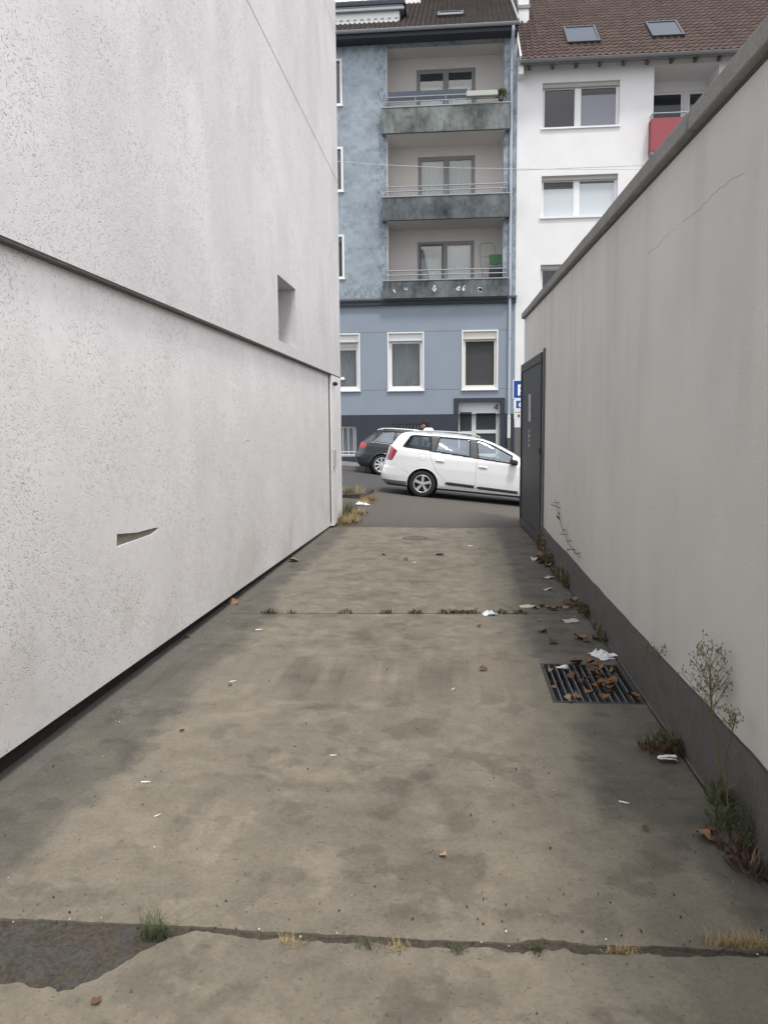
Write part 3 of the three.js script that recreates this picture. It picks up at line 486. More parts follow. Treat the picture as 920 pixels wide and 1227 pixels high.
/* ------------------------------------------------------------------ blue house */
{
  const X0 = -9.5, X1 = 1.90, base = -1.2;
  const t = thing('blue_house', 'blue house with three stacked loggia balconies and a dark plinth', 'building', [-3.8, roadY(-3.8) + 0.12, ZF]);
  // openings
  const gw = [[-4.72, -3.44, 2.90, 4.88], [-2.48, -1.21, 2.89, 4.89], [0.09, 1.33, 2.89, 4.91]];
  const uw = [[-5.2, -3.95, 12.47, 13.98], [-5.2, -3.95, 9.66, 11.13], [-5.2, -3.95, 6.75, 8.23]];
  const LGX0 = -2.455, LGX1 = 1.47, LTOP = 14.36;
  const door = [-0.02, 1.42, -0.2, 2.46];
  part('upper_wall', panel(X0, X1, 6.03, 14.75, [...uw, [LGX0, LGX1, 6.04, LTOP]], ZF, 0.32), M.blueUpper, t);
  part('ground_floor_wall', [panel(X0, X1, 4.905, 5.949, [], ZF, 0.318), panel(X0, X1, 2.912, 4.895, gw.map(([a, b, c, d]) => [a, b, 2.9125, Math.min(d, 4.894)]), ZF, 0.318), panel(X0, X1, 2.055, 2.902, [[door[0] - 0.16, door[1] + 0.16, 2.056, 2.60]], ZF, 0.318)], M.blueLower, t);
  part('wall_groove', [bx(X0, X1, 4.8945, 4.9055, ZF - 0.3, ZF - 0.012), bx(X0, X1, 2.9015, 2.9125, ZF - 0.3, ZF - 0.012)], M.navy, t);
  const bw = [[-4.75, -3.60, 0.58, 1.66], [-2.30, -1.25, 0.85, 1.73]];
  part('plinth', panel(X0, X1, base, 2.054, [[door[0] - 0.001, door[1] + 0.001, -0.3, 2.053], ...bw], ZF + 0.02, 0.34), M.navy, t);
  // door surround
  part('door_surround', [bx(door[0] - 0.16, door[0], 2.056, 2.60, ZF - 0.2, ZF + 0.03), bx(door[1], door[1] + 0.16, 2.056, 2.60, ZF - 0.2, ZF + 0.03), bx(door[0] - 0.0, door[1], 2.47, 2.601, ZF - 0.2, ZF + 0.03)], M.navy, t);
  { // entrance door with side light
    const z = ZF - 0.16, d = part('door', [...ringFrame(door[0], door[1], -0.2, 2.469, 0.05, z - 0.05, z), bx(0.44, 0.50, -0.15, 2.17, z - 0.05, z), bx(0.03, 1.37, 2.17, 2.42, z - 0.05, z - 0.005)], M.steelLight || (M.steelLight = std(0.62, 0.63, 0.635, 0.5)), t);
    part('door_leaf', [...ringFrame(0.502, 1.368, -0.14, 2.168, 0.085, z - 0.045, z + 0.008), bx(0.588, 1.282, 1.38, 1.50, z - 0.045, z + 0.008), bx(0.588, 1.282, 0.55, 0.67, z - 0.045, z + 0.008)], M.steelLight, d);
    for (const [a, b, c, e] of [[0.588, 1.282, 1.502, 2.082], [0.588, 1.282, 0.672, 1.378], [0.588, 1.282, -0.05, 0.548], [0.055, 0.438, 1.46, 2.12], [0.055, 0.438, -0.1, 1.36]]) part('pane', bx(a, b, c, e, z - 0.03, z - 0.02), M.glassFrost, d);
    part('side_panel', bx(0.052, 0.438, 1.361, 1.459, z - 0.045, z + 0.002), M.steelLight, d); part('side_panel', bx(0.052, 0.438, 2.121, 2.169, z - 0.045, z + 0.002), M.steelLight, d);
    part('handle', [rod([0.56, 0.95, z + 0.06], [0.56, 1.25, z + 0.06], 0.012), rod([0.56, 1.0, z], [0.56, 1.0, z + 0.06], 0.009), rod([0.56, 1.2, z], [0.56, 1.2, z + 0.06], 0.009)], M.zinc, d);
    const [hx] = onZ(594, 489, z), n4 = new THREE.Shape([[0.02, -0.09], [0.055, -0.09], [0.055, -0.055], [0.075, -0.055], [0.075, -0.025], [0.055, -0.025], [0.055, 0.09], [0.02, 0.09], [-0.07, -0.025], [-0.07, -0.055], [0.02, -0.055]].map((p) => new THREE.Vector2(...p))); n4.holes.push(new THREE.Path([[0.02, -0.025], [-0.035, -0.025], [0.02, 0.045]].map((p) => new THREE.Vector2(...p))));
    part('house_number', new THREE.ExtrudeGeometry(n4, { depth: 0.01, bevelEnabled: false }).translate(hx, 2.29, z - 0.004), M.black, d);
  }
  // ledge between ground floor and upper floors
  part('ledge', [bx(X0, X1 + 0.04, 5.985, 6.029, ZF - 0.3, ZF + 0.17), bx(X0, X1 + 0.03, 5.95, 5.984, ZF - 0.3, ZF + 0.15)], M.zincDark || (M.zincDark = std(0.13, 0.145, 0.165, 0.6)), t);
  part('ledge_board', bx(X0, X1 + 0.02, 5.80, 5.949, ZF + 0.001, ZF + 0.12), M.fascia, t);
  // ground floor windows
  gw.forEach(([a, b, c, d], i) => {
    const zf = ZF + 0.02, w = part('window', ringFrame(a, b, c, d, 0.045, ZF - 0.2, zf + 0.015), M.pvc, t);
    const cream = i === 2 ? M.pvcCream : M.pvc, zi = ZF - 0.14;
    part('shutter_box', bx(a + 0.046, b - 0.046, d - 0.28, d - 0.05, zi - 0.02, ZF - 0.05), cream, w);
    part('sash', ringFrame(a + 0.046, b - 0.046, c + 0.046, d - 0.281, i === 2 ? 0.085 : 0.10, zi - 0.06, zi + (i === 2 ? 0.06 : 0.03)), cream, w);
    part('sill', bx(a - 0.02, b + 0.02, c - 0.03, c + 0.0, ZF - 0.05, ZF + 0.07), M.pvc, w);
    part('sill_board', bx(a + 0.05, b - 0.05, c + 0.046, c + 0.15, zi + 0.031, ZF - 0.03), cream, w);
    const gx0 = a + 0.14, gx1 = b - 0.14, gy0 = c + 0.14, gy1 = d - 0.37;
    if (i === 2) part('roller_blind', Array.from({ length: 22 }, (_, k) => bx(gx0 - 0.01, gx1 + 0.01, gy0 + k * (gy1 - gy0) / 22, gy0 + (k + 0.9) * (gy1 - gy0) / 22, zi - 0.05, zi - 0.035, 0.004)), std(0.055, 0.06, 0.06, 0.7), w);
    else { part('pane', bx(gx0 - 0.02, gx1 + 0.02, gy0 - 0.02, gy1 + 0.02, zi - 0.03, zi - 0.026), M.glass, w); part('curtain', pleats(gx0 - 0.1, gx1 + 0.1, gy0 - 0.1, gy1 + 0.2, zi - 0.17, 15, 0.032), M.curtain, w); }
    if (i === 0) part('half_shutter', Array.from({ length: 6 }, (_, k) => bx(a + 0.13, b - 0.13, d - 0.33 - (k + 1) * 0.04, d - 0.333 - k * 0.04, zi + 0.035, zi + 0.05)), M.shutter, w);
    if (i < 2) part('shutter_rail', [rod([a + 0.08, d - 0.31, ZF - 0.02], [b - 0.08, d - 0.31, ZF - 0.02], 0.025, 8)], M.frameGrey, w);
    if (i === 2) part('shutter_rail', [rod([a + 0.08, d - 0.31, ZF - 0.02], [b - 0.08, d - 0.31, ZF - 0.02], 0.03, 8)], M.frameGrey, w);
  });
  // upper windows at the far side of the balconies
  uw.forEach(([a, b, c, d]) => { const w = part('window', ringFrame(a, b, c, d, 0.07, ZF - 0.12, ZF + 0.02), M.pvc, t); part('pane', bx(a + 0.071, b - 0.071, c + 0.071, d - 0.071, ZF - 0.07, ZF - 0.06), M.glassHouse, w); part('sill', bx(a - 0.03, b + 0.03, c - 0.03, c - 0.001, ZF - 0.1, ZF + 0.06), M.pvc, w); });
  // basement windows
  bw.forEach(([a, b, c, d], i) => {
    const w = part('basement_window', ringFrame(a + 0.002, b - 0.002, c + 0.002, d - 0.002, 0.06, ZF - 0.16, ZF - 0.1), i ? M.frameGrey : M.pvc, t);
    part('pane', bx(a + 0.06, b - 0.06, c + 0.06, d - 0.06, ZF - 0.14, ZF - 0.13), i ? M.glassHouse : M.glass, w);
    if (!i) { part('curtain', pleats(a, b, c, d, ZF - 0.28, 9, 0.03), M.curtain, w); for (let k = 0; k < 6; k++) part('bar', rod([a + 0.1 + k * (b - a - 0.2) / 5, c + 0.02, ZF - 0.03], [a + 0.1 + k * (b - a - 0.2) / 5, d - 0.02, ZF - 0.03], 0.01), M.pvc, w); part('bar', bx(a + 0.01, b - 0.01, c + 0.06, c + 0.10, ZF - 0.04, ZF - 0.02), M.pvc, w); part('bar', bx(a + 0.01, b - 0.01, c + 0.17, c + 0.20, ZF - 0.04, ZF - 0.02), M.pvc, w); }
    else for (let k = 0; k < 9; k++) part('bar', rod([a + 0.06 + k * (b - a - 0.12) / 8, c, ZF - 0.04], [a + 0.06 + k * (b - a - 0.12) / 8, d, ZF - 0.04], 0.012), M.frameGrey, w);
  });
  // loggias
  const ZL = ZF - 1.15, slabs = [[11.40, 12.25, 11.56], [8.575, 9.365, 8.70], [5.99, 6.605, 6.02]], tops = [LTOP, 11.40, 8.575];
  const doorsPx = [[-1.50, 0.545], [-1.455, 0.54], [-1.49, 0.525]], dTop = [13.98, 11.06, 8.16];
  part('loggia_side', bx(LGX0 - 0.1, LGX0, 6.03, 14.7, ZL - 0.1, ZF - 0.321), M.loggia, t);
  part('loggia_side', bx(LGX1, LGX1 + 0.1, 6.03, 14.7, ZL - 0.1, ZF - 0.321), M.loggia, t);
  part('loggia_jamb', [bx(LGX0 + 0.0, LGX0 + 0.012, 6.63, 14.3, ZF - 0.32, ZF - 0.01)], M.pvc, t);
  part('loggia_ceiling', bx(LGX0 + 0.001, LGX1 - 0.001, LTOP - 0.0, LTOP + 0.15, ZL, ZF - 0.33), M.loggia, t);
  part('loggia_back', panel(LGX0 + 0.001, LGX1 - 0.001, 6.0, 14.5, [0, 1, 2].map((i) => [doorsPx[i][0], doorsPx[i][1], slabs[i][2] + 0.05, dTop[i]]), ZL, 0.2), M.loggia, t);
  for (let i = 0; i < 3; i++) {
    const [sb, pt, fl] = slabs[i], ZP = ZF + 0.30;
    const px0 = -2.59, px1 = 1.645;
    if (i < 2) part('balcony_slab', [bx(LGX0 + 0.002, LGX1 - 0.002, sb + 0.003, fl, ZL + 0.002, ZF - 0.02), bx(px0 + 0.01, px1 - 0.01, sb + 0.003, fl, ZF - 0.019, ZP - 0.13)], M.loggia, t);
    const par = part('parapet', [bx(px0, px1, sb, pt - 0.041, ZP - 0.12, ZP, 0.01), bx(px0, px0 + 0.12, sb, pt - 0.041, ZF + 0.001, ZP - 0.121), bx(px1 - 0.12, px1, sb, pt - 0.041, ZF + 0.001, ZP - 0.121)], i ? M.parapetDark : M.parapet, t, ['stained grey green parapet', 'dark stained grey parapet', 'dark grey parapet with flaking paint'][i]);
    part('parapet_cap', [bx(px0 - 0.02, px1 + 0.02, pt - 0.04, pt, ZP - 0.14, ZP + 0.02, 0.006)], i === 0 ? M.zinc : M.zinc, par);
    const rr = [pt + 0.31, pt + 0.16], rx0 = px0 + 0.12, rx1 = px1 - 0.08;
    for (const y of rr) part('handrail', [rod([rx0, y, ZP - 0.06], [rx1, y, ZP - 0.06], 0.021, 8), rod([rx0, y, ZP - 0.06], [rx0, y, ZF + 0.0], 0.021, 8), rod([rx1, y, ZP - 0.06], [rx1, y, ZF + 0.0], 0.021, 8)], M.zinc, par);
    for (const x of [rx0, lerp(rx0, rx1, 0.25), lerp(rx0, rx1, 0.5), lerp(rx0, rx1, 0.75), rx1]) part('rail_post', rod([x, pt - 0.01, ZP - 0.06], [x, pt + 0.31, ZP - 0.06], 0.016, 6), M.zinc, par);
    // balcony door and window
    const [a, b] = doorsPx[i], c = fl + 0.05, d = dTop[i], m = lerp(a, b, i === 2 ? 0.48 : 0.5), fm = M.frameGrey;
    const w = part('balcony_door', [...ringFrame(a, b, c, d, 0.08, ZL - 0.1, ZL - 0.03), bx(m - 0.05, m + 0.05, c + 0.08, d - 0.08, ZL - 0.1, ZL - 0.035)], fm, t);
    part('sash', ringFrame(a + 0.081, m - 0.051, c + 0.081, d - 0.081, 0.05, ZL - 0.09, ZL - 0.02), i === 2 ? M.frameBrown : fm, w);
    part('sash', ringFrame(m + 0.051, b - 0.081, c + 0.081, d - 0.081, 0.05, ZL - 0.09, ZL - 0.02), fm, w);
    for (const [x0, x1, s] of [[a + 0.131, m - 0.101, 0], [m + 0.101, b - 0.131, 1]]) {
      part('pane', bx(x0, x1, c + 0.131, d - 0.131, ZL - 0.07, ZL - 0.064), M.glass, w);
      const yTop = d - 0.132;
      if (i === 0 || (i === 2 && s === 0)) part('roller_shutter', Array.from({ length: 7 }, (_, k) => bx(x0, x1, yTop - (k + 1) * 0.055, yTop - k * 0.055 - 0.005, ZL - 0.13, ZL - 0.11)), std(0.10, 0.105, 0.11, 0.7), w);
      part('net_curtain', pleats(x0 - 0.03, x1 + 0.03, c, d, ZL - 0.2, 6, 0.012), i === 0 ? M.blind : i === 1 ? M.curtain : M.net, w);
    }
  }
  // flaking paint on the lowest parapet: thin chips of bare render
  { const r = rngOf(29), par = t.children.filter((c) => c.name === 'parapet')[2], ZP = ZF + 0.30; const chips = []; for (const [fx, fy] of [[0.09, 0.45], [0.19, 0.5], [0.41, 0.55], [0.6, 0.45], [0.65, 0.5], [0.78, 0.45]]) for (let q = 0; q < 3; q++) { const s = new THREE.Shape(); const n = 8, R = 0.03 + 0.05 * r(); for (let k = 0; k < n; k++) { const an = k / n * 6.283, q2 = R * (0.4 + 0.8 * r()); const X = Math.cos(an) * q2, Y = Math.sin(an) * q2 * 1.3; k ? s.lineTo(X, Y) : s.moveTo(X, Y); } const g = new THREE.ExtrudeGeometry(s, { depth: 0.004, bevelEnabled: false }); g.translate(lerp(-2.59, 1.645, fx + 0.02 * (r() - 0.5)), lerp(5.99, 6.565, fy + 0.25 * (r() - 0.5)), ZP + 0.0005); chips.push(g); } part('paint_chips', chips, std(0.62, 0.64, 0.64, 0.9), par).userData.kind = 'stuff'; }
  // eaves, gutter, roof
  const TAN = 0.65, zE = ZF + 0.62, yE = 14.50;
  part('eaves_board', [bx(X0, X1 - 0.02, 14.36, 14.46, ZF + 0.002, zE - 0.08), bx(X0, X1 - 0.02, 14.34, 14.53, zE - 0.079, zE - 0.05)], M.fascia, t);
  part('gutter', gutter(X0, X1 + 0.02, 14.535, zE + 0.02, 0.072), M.zinc, t);
  const RUN = 5.35;
  const roof = part('roof', tileRoof(X0, X1 - 0.04, yE + 0.08, zE - 0.02, TAN, RUN, 91, 0.165, 0.24), M.roofDark, t);
  part('ridge_tiles', Array.from({ length: 30 }, (_, k) => { const x = X0 + 0.2 + k * 0.385; const g = new THREE.CylinderGeometry(0.11, 0.12, 0.37, 8, 1, false); g.rotateZ(Math.PI / 2); g.translate(x, yE + 0.08 + RUN * TAN + 0.0, zE - 0.02 - RUN); return g; }), M.fascia, roof);
  part('rear_roof', (() => { const g = new THREE.BufferGeometry(); const z0 = zE - 0.05 - RUN, y0 = yE + 0.06 + RUN * TAN; g.setAttribute('position', new THREE.Float32BufferAttribute([X0, y0, z0, X1, y0, z0, X1, y0 - RUN * TAN, z0 - RUN, X0, y0, z0, X1, y0 - RUN * TAN, z0 - RUN, X0, y0 - RUN * TAN, z0 - RUN], 3)); g.computeVertexNormals(); return g; })(), M.fascia, roof);
  part('verge', bar([X1 - 0.02, yE + 0.09, zE - 0.0], [X1 - 0.02, yE + 0.09 + RUN * TAN, zE - RUN], 0.05, 0.14), M.zinc, roof);
  part('rear_wall', [bx(X0, X1, base, 14.2, ZF - 10.0, ZF - 9.8), bx(X0, X0 + 0.2, base, 14.5, ZF - 9.79, ZF - 0.33), bx(X1 - 0.21, X1 - 0.01, base, 14.5, ZF - 9.79, ZF - 0.33)], M.blueLower, t);
  roofWindow('roof_window', onZ(524, 12, -29.2)[0], onZ(555, 12, -29.2)[0], 1.5, 2.35, yE + 0.08, zE, TAN, t);
  { // flat dormer with a white front
    const za = -28.75, yb = onZ(440, 24, za)[1], xR = onZ(478, 20, za)[0], xL = X0 + 1.5, yt = yb + 0.36;
    const d = part('dormer', [bx(xL, xR, yb - 0.5, yt, za - 1.6, za)], M.pvc, t, 'flat dormer with a white front band');
    part('dormer_gutter', [bx(xL, xR + 0.18, yt - 0.13, yt - 0.03, za + 0.001, za + 0.14, 0.02), bx(xL, xR + 0.14, yt + 0.0, yt + 0.05, za - 1.6, za + 0.1)], M.zinc, d);
    part('dormer_roof_edge', [bx(xL, xR + 0.22, yt + 0.051, yt + 0.13, za - 1.7, za + 0.16)], M.fascia, d);
    part('dormer_flashing', Array.from({ length: 17 }, (_, k) => bx(xR - 0.15 - k * 0.235, xR - 0.04 - k * 0.235, yb - 0.01, yb + 0.035, za + 0.001, za + 0.02)), M.zinc, d);
  }
  { const [cx0, cy] = onZ(485, 5, -32.4), [cx1] = onZ(503.5, 5, -32.4); const d = part('chimney', bx(cx0, cx1, 16.5, cy + 0.7, -33, -32.4, 0.01), M.whiteWall, t); part('chimney_cap', bx(cx0 - 0.06, cx1 + 0.06, cy + 0.701, cy + 0.78, -33.06, -32.34), M.coping, d); }
  // rain pipe
  const [ppx] = onZ(611.5, 300, ZF + 0.1);
  part('rain_pipe', [tube([[1.72, 14.46, zE + 0.01], [1.72, 14.3, zE - 0.02], [1.71, 13.95, ZF + 0.2], [1.71, 13.7, ZF + 0.10], [1.71, 13.5, ZF + 0.09]], 0.05, 10, 20), rod([1.71, 6.0, ZF + 0.09], [1.71, 13.52, ZF + 0.09], 0.05, 10), rod([1.71, 2.0, ZF + 0.09], [1.71, 6.0, ZF + 0.09], 0.05, 10)], M.pipe, t);
  part('rain_pipe_foot', [rod([1.71, 1.22, ZF + 0.09], [1.71, 2.0, ZF + 0.09], 0.058, 10)], M.pipeWhite, t);
  part('rain_pipe_shoe', [rod([1.71, -0.2, ZF + 0.09], [1.71, 1.22, ZF + 0.09], 0.06, 10)], M.frameBrown, t);
  for (const y of [13.3, 10.3, 7.4, 4.6, 1.9]) part('pipe_clip', new THREE.TorusGeometry(0.056, 0.008, 5, 12).rotateX(Math.PI / 2).translate(1.71, y, ZF + 0.09), M.zinc, t);
}

/* ------------------------------------------------------------------ white house */
{
  const X0 = 1.905, X1 = 17, base = -2;
  const t = thing('white_house', 'white house with brown tiled roof and a red loggia balcony', 'building', [9, roadY(9) + 0.12, ZF]);
  const wins = []; for (const [y0, y1] of [[11.44, 12.89], [8.57, 9.93], [5.62, 7.04], [2.72, 4.14]]) { wins.push([2.735, 5.23, y0, y1]); wins.push([9.6, 12.1, y0, y1]); }
  const logs = [[6.32, 8.36, 10.6, 13.27], [6.32, 8.36, 7.7, 10.2], [6.32, 8.36, 4.8, 7.3]];
  part('wall', panel(X0, X1, 1.58, 13.7, [...wins, ...logs], ZF, 0.35), M.whiteWall, t);
  part('base_wall', panel(X0, X1, base, 1.579, [], ZF + 0.03, 0.38), M.greyBase, t);
  part('joint_line', bx(X0, X1, 10.145, 10.157, ZF - 0.002, ZF + 0.004), std(0.4, 0.4, 0.4, 0.9), t);
  part('rear_wall', [bx(X0, X1, base, 13.4, ZF - 10, ZF - 9.8), bx(X0 + 0.001, X0 + 0.2, base, 13.4, ZF - 9.79, ZF - 0.36), bx(X1 - 0.2, X1, base, 13.4, ZF - 9.79, ZF - 0.36)], M.whiteWall, t);
  wins.forEach(([a, b, c, d], i) => {
    const m = lerp(a, b, 0.47), z = ZF - 0.19, tilt = i === 0;
    const w = part('window', [...ringFrame(a, b, c, d, 0.055, z - 0.07, z), bx(m - 0.075, m + 0.075, c + 0.056, d - 0.056, z - 0.07, z + 0.01)], M.pvc, t);
    part('reveal_head', bx(a + 0.002, b - 0.002, d - 0.13, d - 0.002, z + 0.001, z + 0.10), M.frameGreyLight || (M.frameGreyLight = std(0.42, 0.41, 0.385, 0.7)), w);
    part('sill', bx(a - 0.05, b + 0.03, c - 0.035, c + 0.02, z - 0.02, ZF + 0.06), M.pvc, w);
    for (const [x0, x1, s] of [[a + 0.056, m - 0.076, 0], [m + 0.076, b - 0.056, 1]]) {
      part('pane', bx(x0 + 0.01, x1 - 0.01, c + 0.07, d - 0.13, z - 0.04, z - 0.034), s && i === 0 ? (M.glassPaleRefl = new THREE.MeshPhysicalMaterial({ color: RGB(0.20, 0.20, 0.24), roughness: 0.03, ior: 1.7, side: THREE.DoubleSide })) : M.glassHouse2 || (M.glassHouse2 = new THREE.MeshPhysicalMaterial({ color: RGB(0.012, 0.012, 0.020), roughness: 0.02, ior: 1.7, side: THREE.DoubleSide })), w);  // one pane has a brighter reflection painted in as a paler colour
      if (s === 1 && i === 0) part('raised_blind', bx(x0 + 0.012, x1 - 0.012, d - 0.36, d - 0.131, z - 0.033, z - 0.026), M.glassDark, w);
      if (s === 0 && i === 2) part('raised_blind', bx(x0 + 0.012, x1 - 0.012, d - 0.30, d - 0.131, z - 0.033, z - 0.026), M.glassDark, w);
      if (i === 2) part('slat_blind', Array.from({ length: 14 }, (_, k) => bx(x0 + 0.02, x1 - 0.02, c + 0.08 + k * 0.075, c + 0.1542 + k * 0.075, z - 0.0325, z - 0.029)).slice(0, s ? 14 : 12), M.blind, w);
    }
    part('sash', [...ringFrame(a + 0.056, m - 0.076, c + 0.056, d - 0.131, 0.03, z - 0.05, z - 0.005), ...ringFrame(m + 0.076, b - 0.056, c + 0.056, d - 0.131, 0.03, z - 0.05, z - 0.005)], M.pvc, w);
  });
  const ZL = ZF - 1.3;
  logs.forEach(([a, b, c, d], i) => {
    part('loggia_walls', [bx(a - 0.12, a - 0.001, c - 0.2, d + 0.1, ZL, ZF - 0.352), bx(b + 0.001, b + 0.12, c - 0.2, d + 0.1, ZL, ZF - 0.352), bx(a - 0.12, b + 0.12, d + 0.002, d + 0.15, ZL, ZF - 0.352), bx(a, b, c - 0.2, c - 0.002, ZL, ZF - 0.002)], M.whiteWall, t);
    const wy = d - 0.34;
    part('loggia_back', panel(a, b, c - 0.1, d + 0.001, [[a + 0.05, a + 1.28, c + 0.75, wy], [a + 1.42, b - 0.02, c + 0.1, wy]], ZL, 0.15), M.whiteWall, t);
    const w = part('loggia_window', [...ringFrame(a + 0.051, a + 1.279, c + 0.751, wy - 0.001, 0.07, ZL - 0.1, ZL - 0.04), ...ringFrame(a + 1.421, b - 0.021, c + 0.101, wy - 0.001, 0.08, ZL - 0.1, ZL - 0.04)], M.pvc, t);
    part('pane', bx(a + 0.12, a + 1.21, c + 0.82, wy - 0.07, ZL - 0.08, ZL - 0.07), M.glassDark, w); part('pane', bx(a + 1.5, b - 0.1, c + 0.18, wy - 0.08, ZL - 0.08, ZL - 0.07), M.glassHouse, w);
    const yb = c - 0.22, yt = 11.50 - (13.27 - d), ZP = ZF + 0.38, x0 = 6.18, x1 = b + 0.14;
    const par = part('parapet', [bx(x0, x1, yb + 0.10, yt, ZP - 0.1, ZP, 0.008), bx(x0, x0 + 0.1, yb + 0.10, yt, ZF + 0.001, ZP - 0.101), bx(x1 - 0.1, x1, yb + 0.10, yt, ZF + 0.001, ZP - 0.101)], M.red, t, 'red painted balcony parapet');
    part('slab', [bx(x0 + 0.01, x1 - 0.01, yb, yb + 0.099, ZF + 0.001, ZP - 0.02)], M.coping, par);
    part('handrail', [rod([x0 + 0.05, yt + 0.16, ZP - 0.05], [x1 - 0.05, yt + 0.16, ZP - 0.05], 0.022, 8), rod([x0 + 0.05, yt + 0.16, ZP - 0.05], [x0 + 0.05, yt + 0.16, ZF], 0.022, 8), ...[0.05, 1.1, 2.2].map((q) => rod([x0 + q, yt - 0.01, ZP - 0.05], [x0 + q, yt + 0.16, ZP - 0.05], 0.016, 6))], M.zinc, par);
  });
  const TAN = 0.84, zE = ZF + 0.62, yE = 13.36;
  part('eaves_board', [bx(X0, X1, 13.442, 13.468, ZF + 0.002, zE - 0.051)], std(0.30, 0.30, 0.31, 0.7), t);
  part('gutter', gutter(X0 + 0.05, X1, 13.345, zE + 0.03, 0.075), M.zincRoof || (M.zincRoof = std(0.20, 0.195, 0.20, 0.6)), t);
  part('fascia', bx(X0, X1, 13.25, 13.40, zE - 0.05, zE - 0.02), M.zincRoof, t);
  for (let k = 0; k < 19; k++) part('rafter_tail', bx(2.25 + k * 0.755, 2.33 + k * 0.755, 13.30, 13.441, ZF + 0.002, zE - 0.051), M.frameBrown, t);
  const roof = part('roof', tileRoof(X0 + 0.08, X1, yE + 0.05, zE, TAN, 6.2, 92, 0.225, 0.33), M.roofBrown, t);
  part('verge', bar([X0 + 0.06, yE + 0.08, zE + 0.02], [X0 + 0.06, yE + 0.08 + 6.2 * TAN, zE - 6.2], 0.06, 0.12), M.loggia, roof);
  part('rear_roof', (() => { const g = new THREE.BufferGeometry(); const z0 = zE - 6.2, y0 = yE + 0.03 + 6.2 * TAN; g.setAttribute('position', new THREE.Float32BufferAttribute([X0, y0, z0, X1, y0, z0, X1, y0 - 4, z0 - 5, X0, y0, z0, X1, y0 - 4, z0 - 5, X0, y0 - 4, z0 - 5], 3)); g.computeVertexNormals(); return g; })(), M.fascia, roof);
  part('gable', (() => { const s = new THREE.Shape([[0, 13.3], [-6.2, 13.3 + 6.2 * TAN], [-11, 13.3 + 1.2], [-11, 13.0], [0, 13.0]].map(([z, y]) => new THREE.Vector2(z, y))); const g = new THREE.ExtrudeGeometry(s, { depth: 0.15, bevelEnabled: false }); g.rotateY(-Math.PI / 2); g.translate(X0 + 0.16, 0, zE - 0.1); return boxUV(g); })(), M.whiteWall, t);
  const sl = (px0, px1, pyT, pyB) => { // read off the slope: solve for slope distance
    const f = (py, px) => { const d = ray(px, py); const k = (yE + 0.14 - CAM_H + TAN * zE) / (d.y + TAN * d.z); return [d.x * k, (zE - d.z * k) * Math.hypot(1, TAN)]; };
    const A = f(pyT, px0), B = f(pyB, px1); roofWindow('roof_window', A[0], B[0], B[1], A[1], yE + 0.05, zE, TAN, t); };
  sl(674, 719, 32, 48.5); sl(772, 820, 26, 41);
  { const [cx0, cy] = onZ(613.5, 7, -30.6), [cx1] = onZ(633, 3, -30.6); const d = part('chimney', bx(X0 + 0.17, cx1 + 0.02, 14.2, cy + 1.6, -31.2, -30.6, 0.01), M.whiteWall, t); part('chimney_flashing', bx(X0 + 0.165, cx1 + 0.06, cy - 0.12, cy + 0.0, -31.2, -30.56), M.coping, d); }
}
// overhead cable between the houses
{
  const z = ZF + 0.55, pts = [[392, 193], [430, 195.5], [470, 198], [545, 201], [620, 202.3], [700, 203], [767, 203.2]].map(([a, b]) => { const [x, y] = onZ(a, b, z); return [x, y, z]; });
  pts.unshift([pts[0][0] - 1.4, pts[0][1] + 0.06, ZF + 0.02]); pts.push([pts[pts.length - 1][0] + 0.4, pts[pts.length - 1][1], ZF]);
  solo('overhead_cable', tube(pts, 0.009, 5, 60), std(0.55, 0.55, 0.56, 0.6), 'thin pale cable strung across both house fronts', 'cable');
}
/* ------------------------------------------------------------------ drain grate */
{
  const { x0, x1, z0, z1 } = GR, t = thing('drain_grate', 'square steel drain grate set in the concrete beside the grey wall', 'grate', [(x0 + x1) / 2, 0, (z0 + z1) / 2]);
  part('frame', [bx(x0 + 0.002, x0 + 0.022, -0.05, 0.002, z1 + 0.002, z0 - 0.002), bx(x1 - 0.022, x1 - 0.002, -0.05, 0.002, z1 + 0.002, z0 - 0.002), bx(x0 + 0.023, x1 - 0.023, -0.05, 0.002, z0 - 0.022, z0 - 0.002), bx(x0 + 0.023, x1 - 0.023, -0.05, 0.002, z1 + 0.002, z1 + 0.022)], std(0.07, 0.07, 0.072, 0.6, { metalness: 0.4 }), t);
  const mb = std(0.16, 0.165, 0.175, 0.5, { metalness: 0.3 }), mdk = std(0.05, 0.05, 0.055, 0.7);
  for (let i = 0; i < 11; i++) { const x = lerp(x0 + 0.055, x1 - 0.055, i / 10); part('bar', bx(x - 0.0045, x + 0.0045, -0.04, -0.001, z1 + 0.024, z0 - 0.024, 0.0015), mb, t); }
  for (let i = 0; i < 4; i++) { const z = lerp(z1 + 0.12, z0 - 0.12, i / 3); part('cross_rod', rod([x0 + 0.03, -0.030, z], [x1 - 0.03, -0.030, z], 0.0035, 6), mdk, t); }
  part('pit', [bx(x0 - 0.05, x0 + 0.0, -0.30, -0.055, z1 - 0.05, z0 + 0.05), bx(x1, x1 + 0.05, -0.30, -0.055, z1 - 0.05, z0 + 0.05), bx(x0 + 0.001, x1 - 0.001, -0.30, -0.055, z0, z0 + 0.05), bx(x0 + 0.001, x1 - 0.001, -0.30, -0.055, z1 - 0.05, z1), bx(x0 + 0.001, x1 - 0.001, -0.30, -0.16, z1 + 0.001, z0 - 0.001)], std(0.06, 0.06, 0.062, 0.9), t);
}
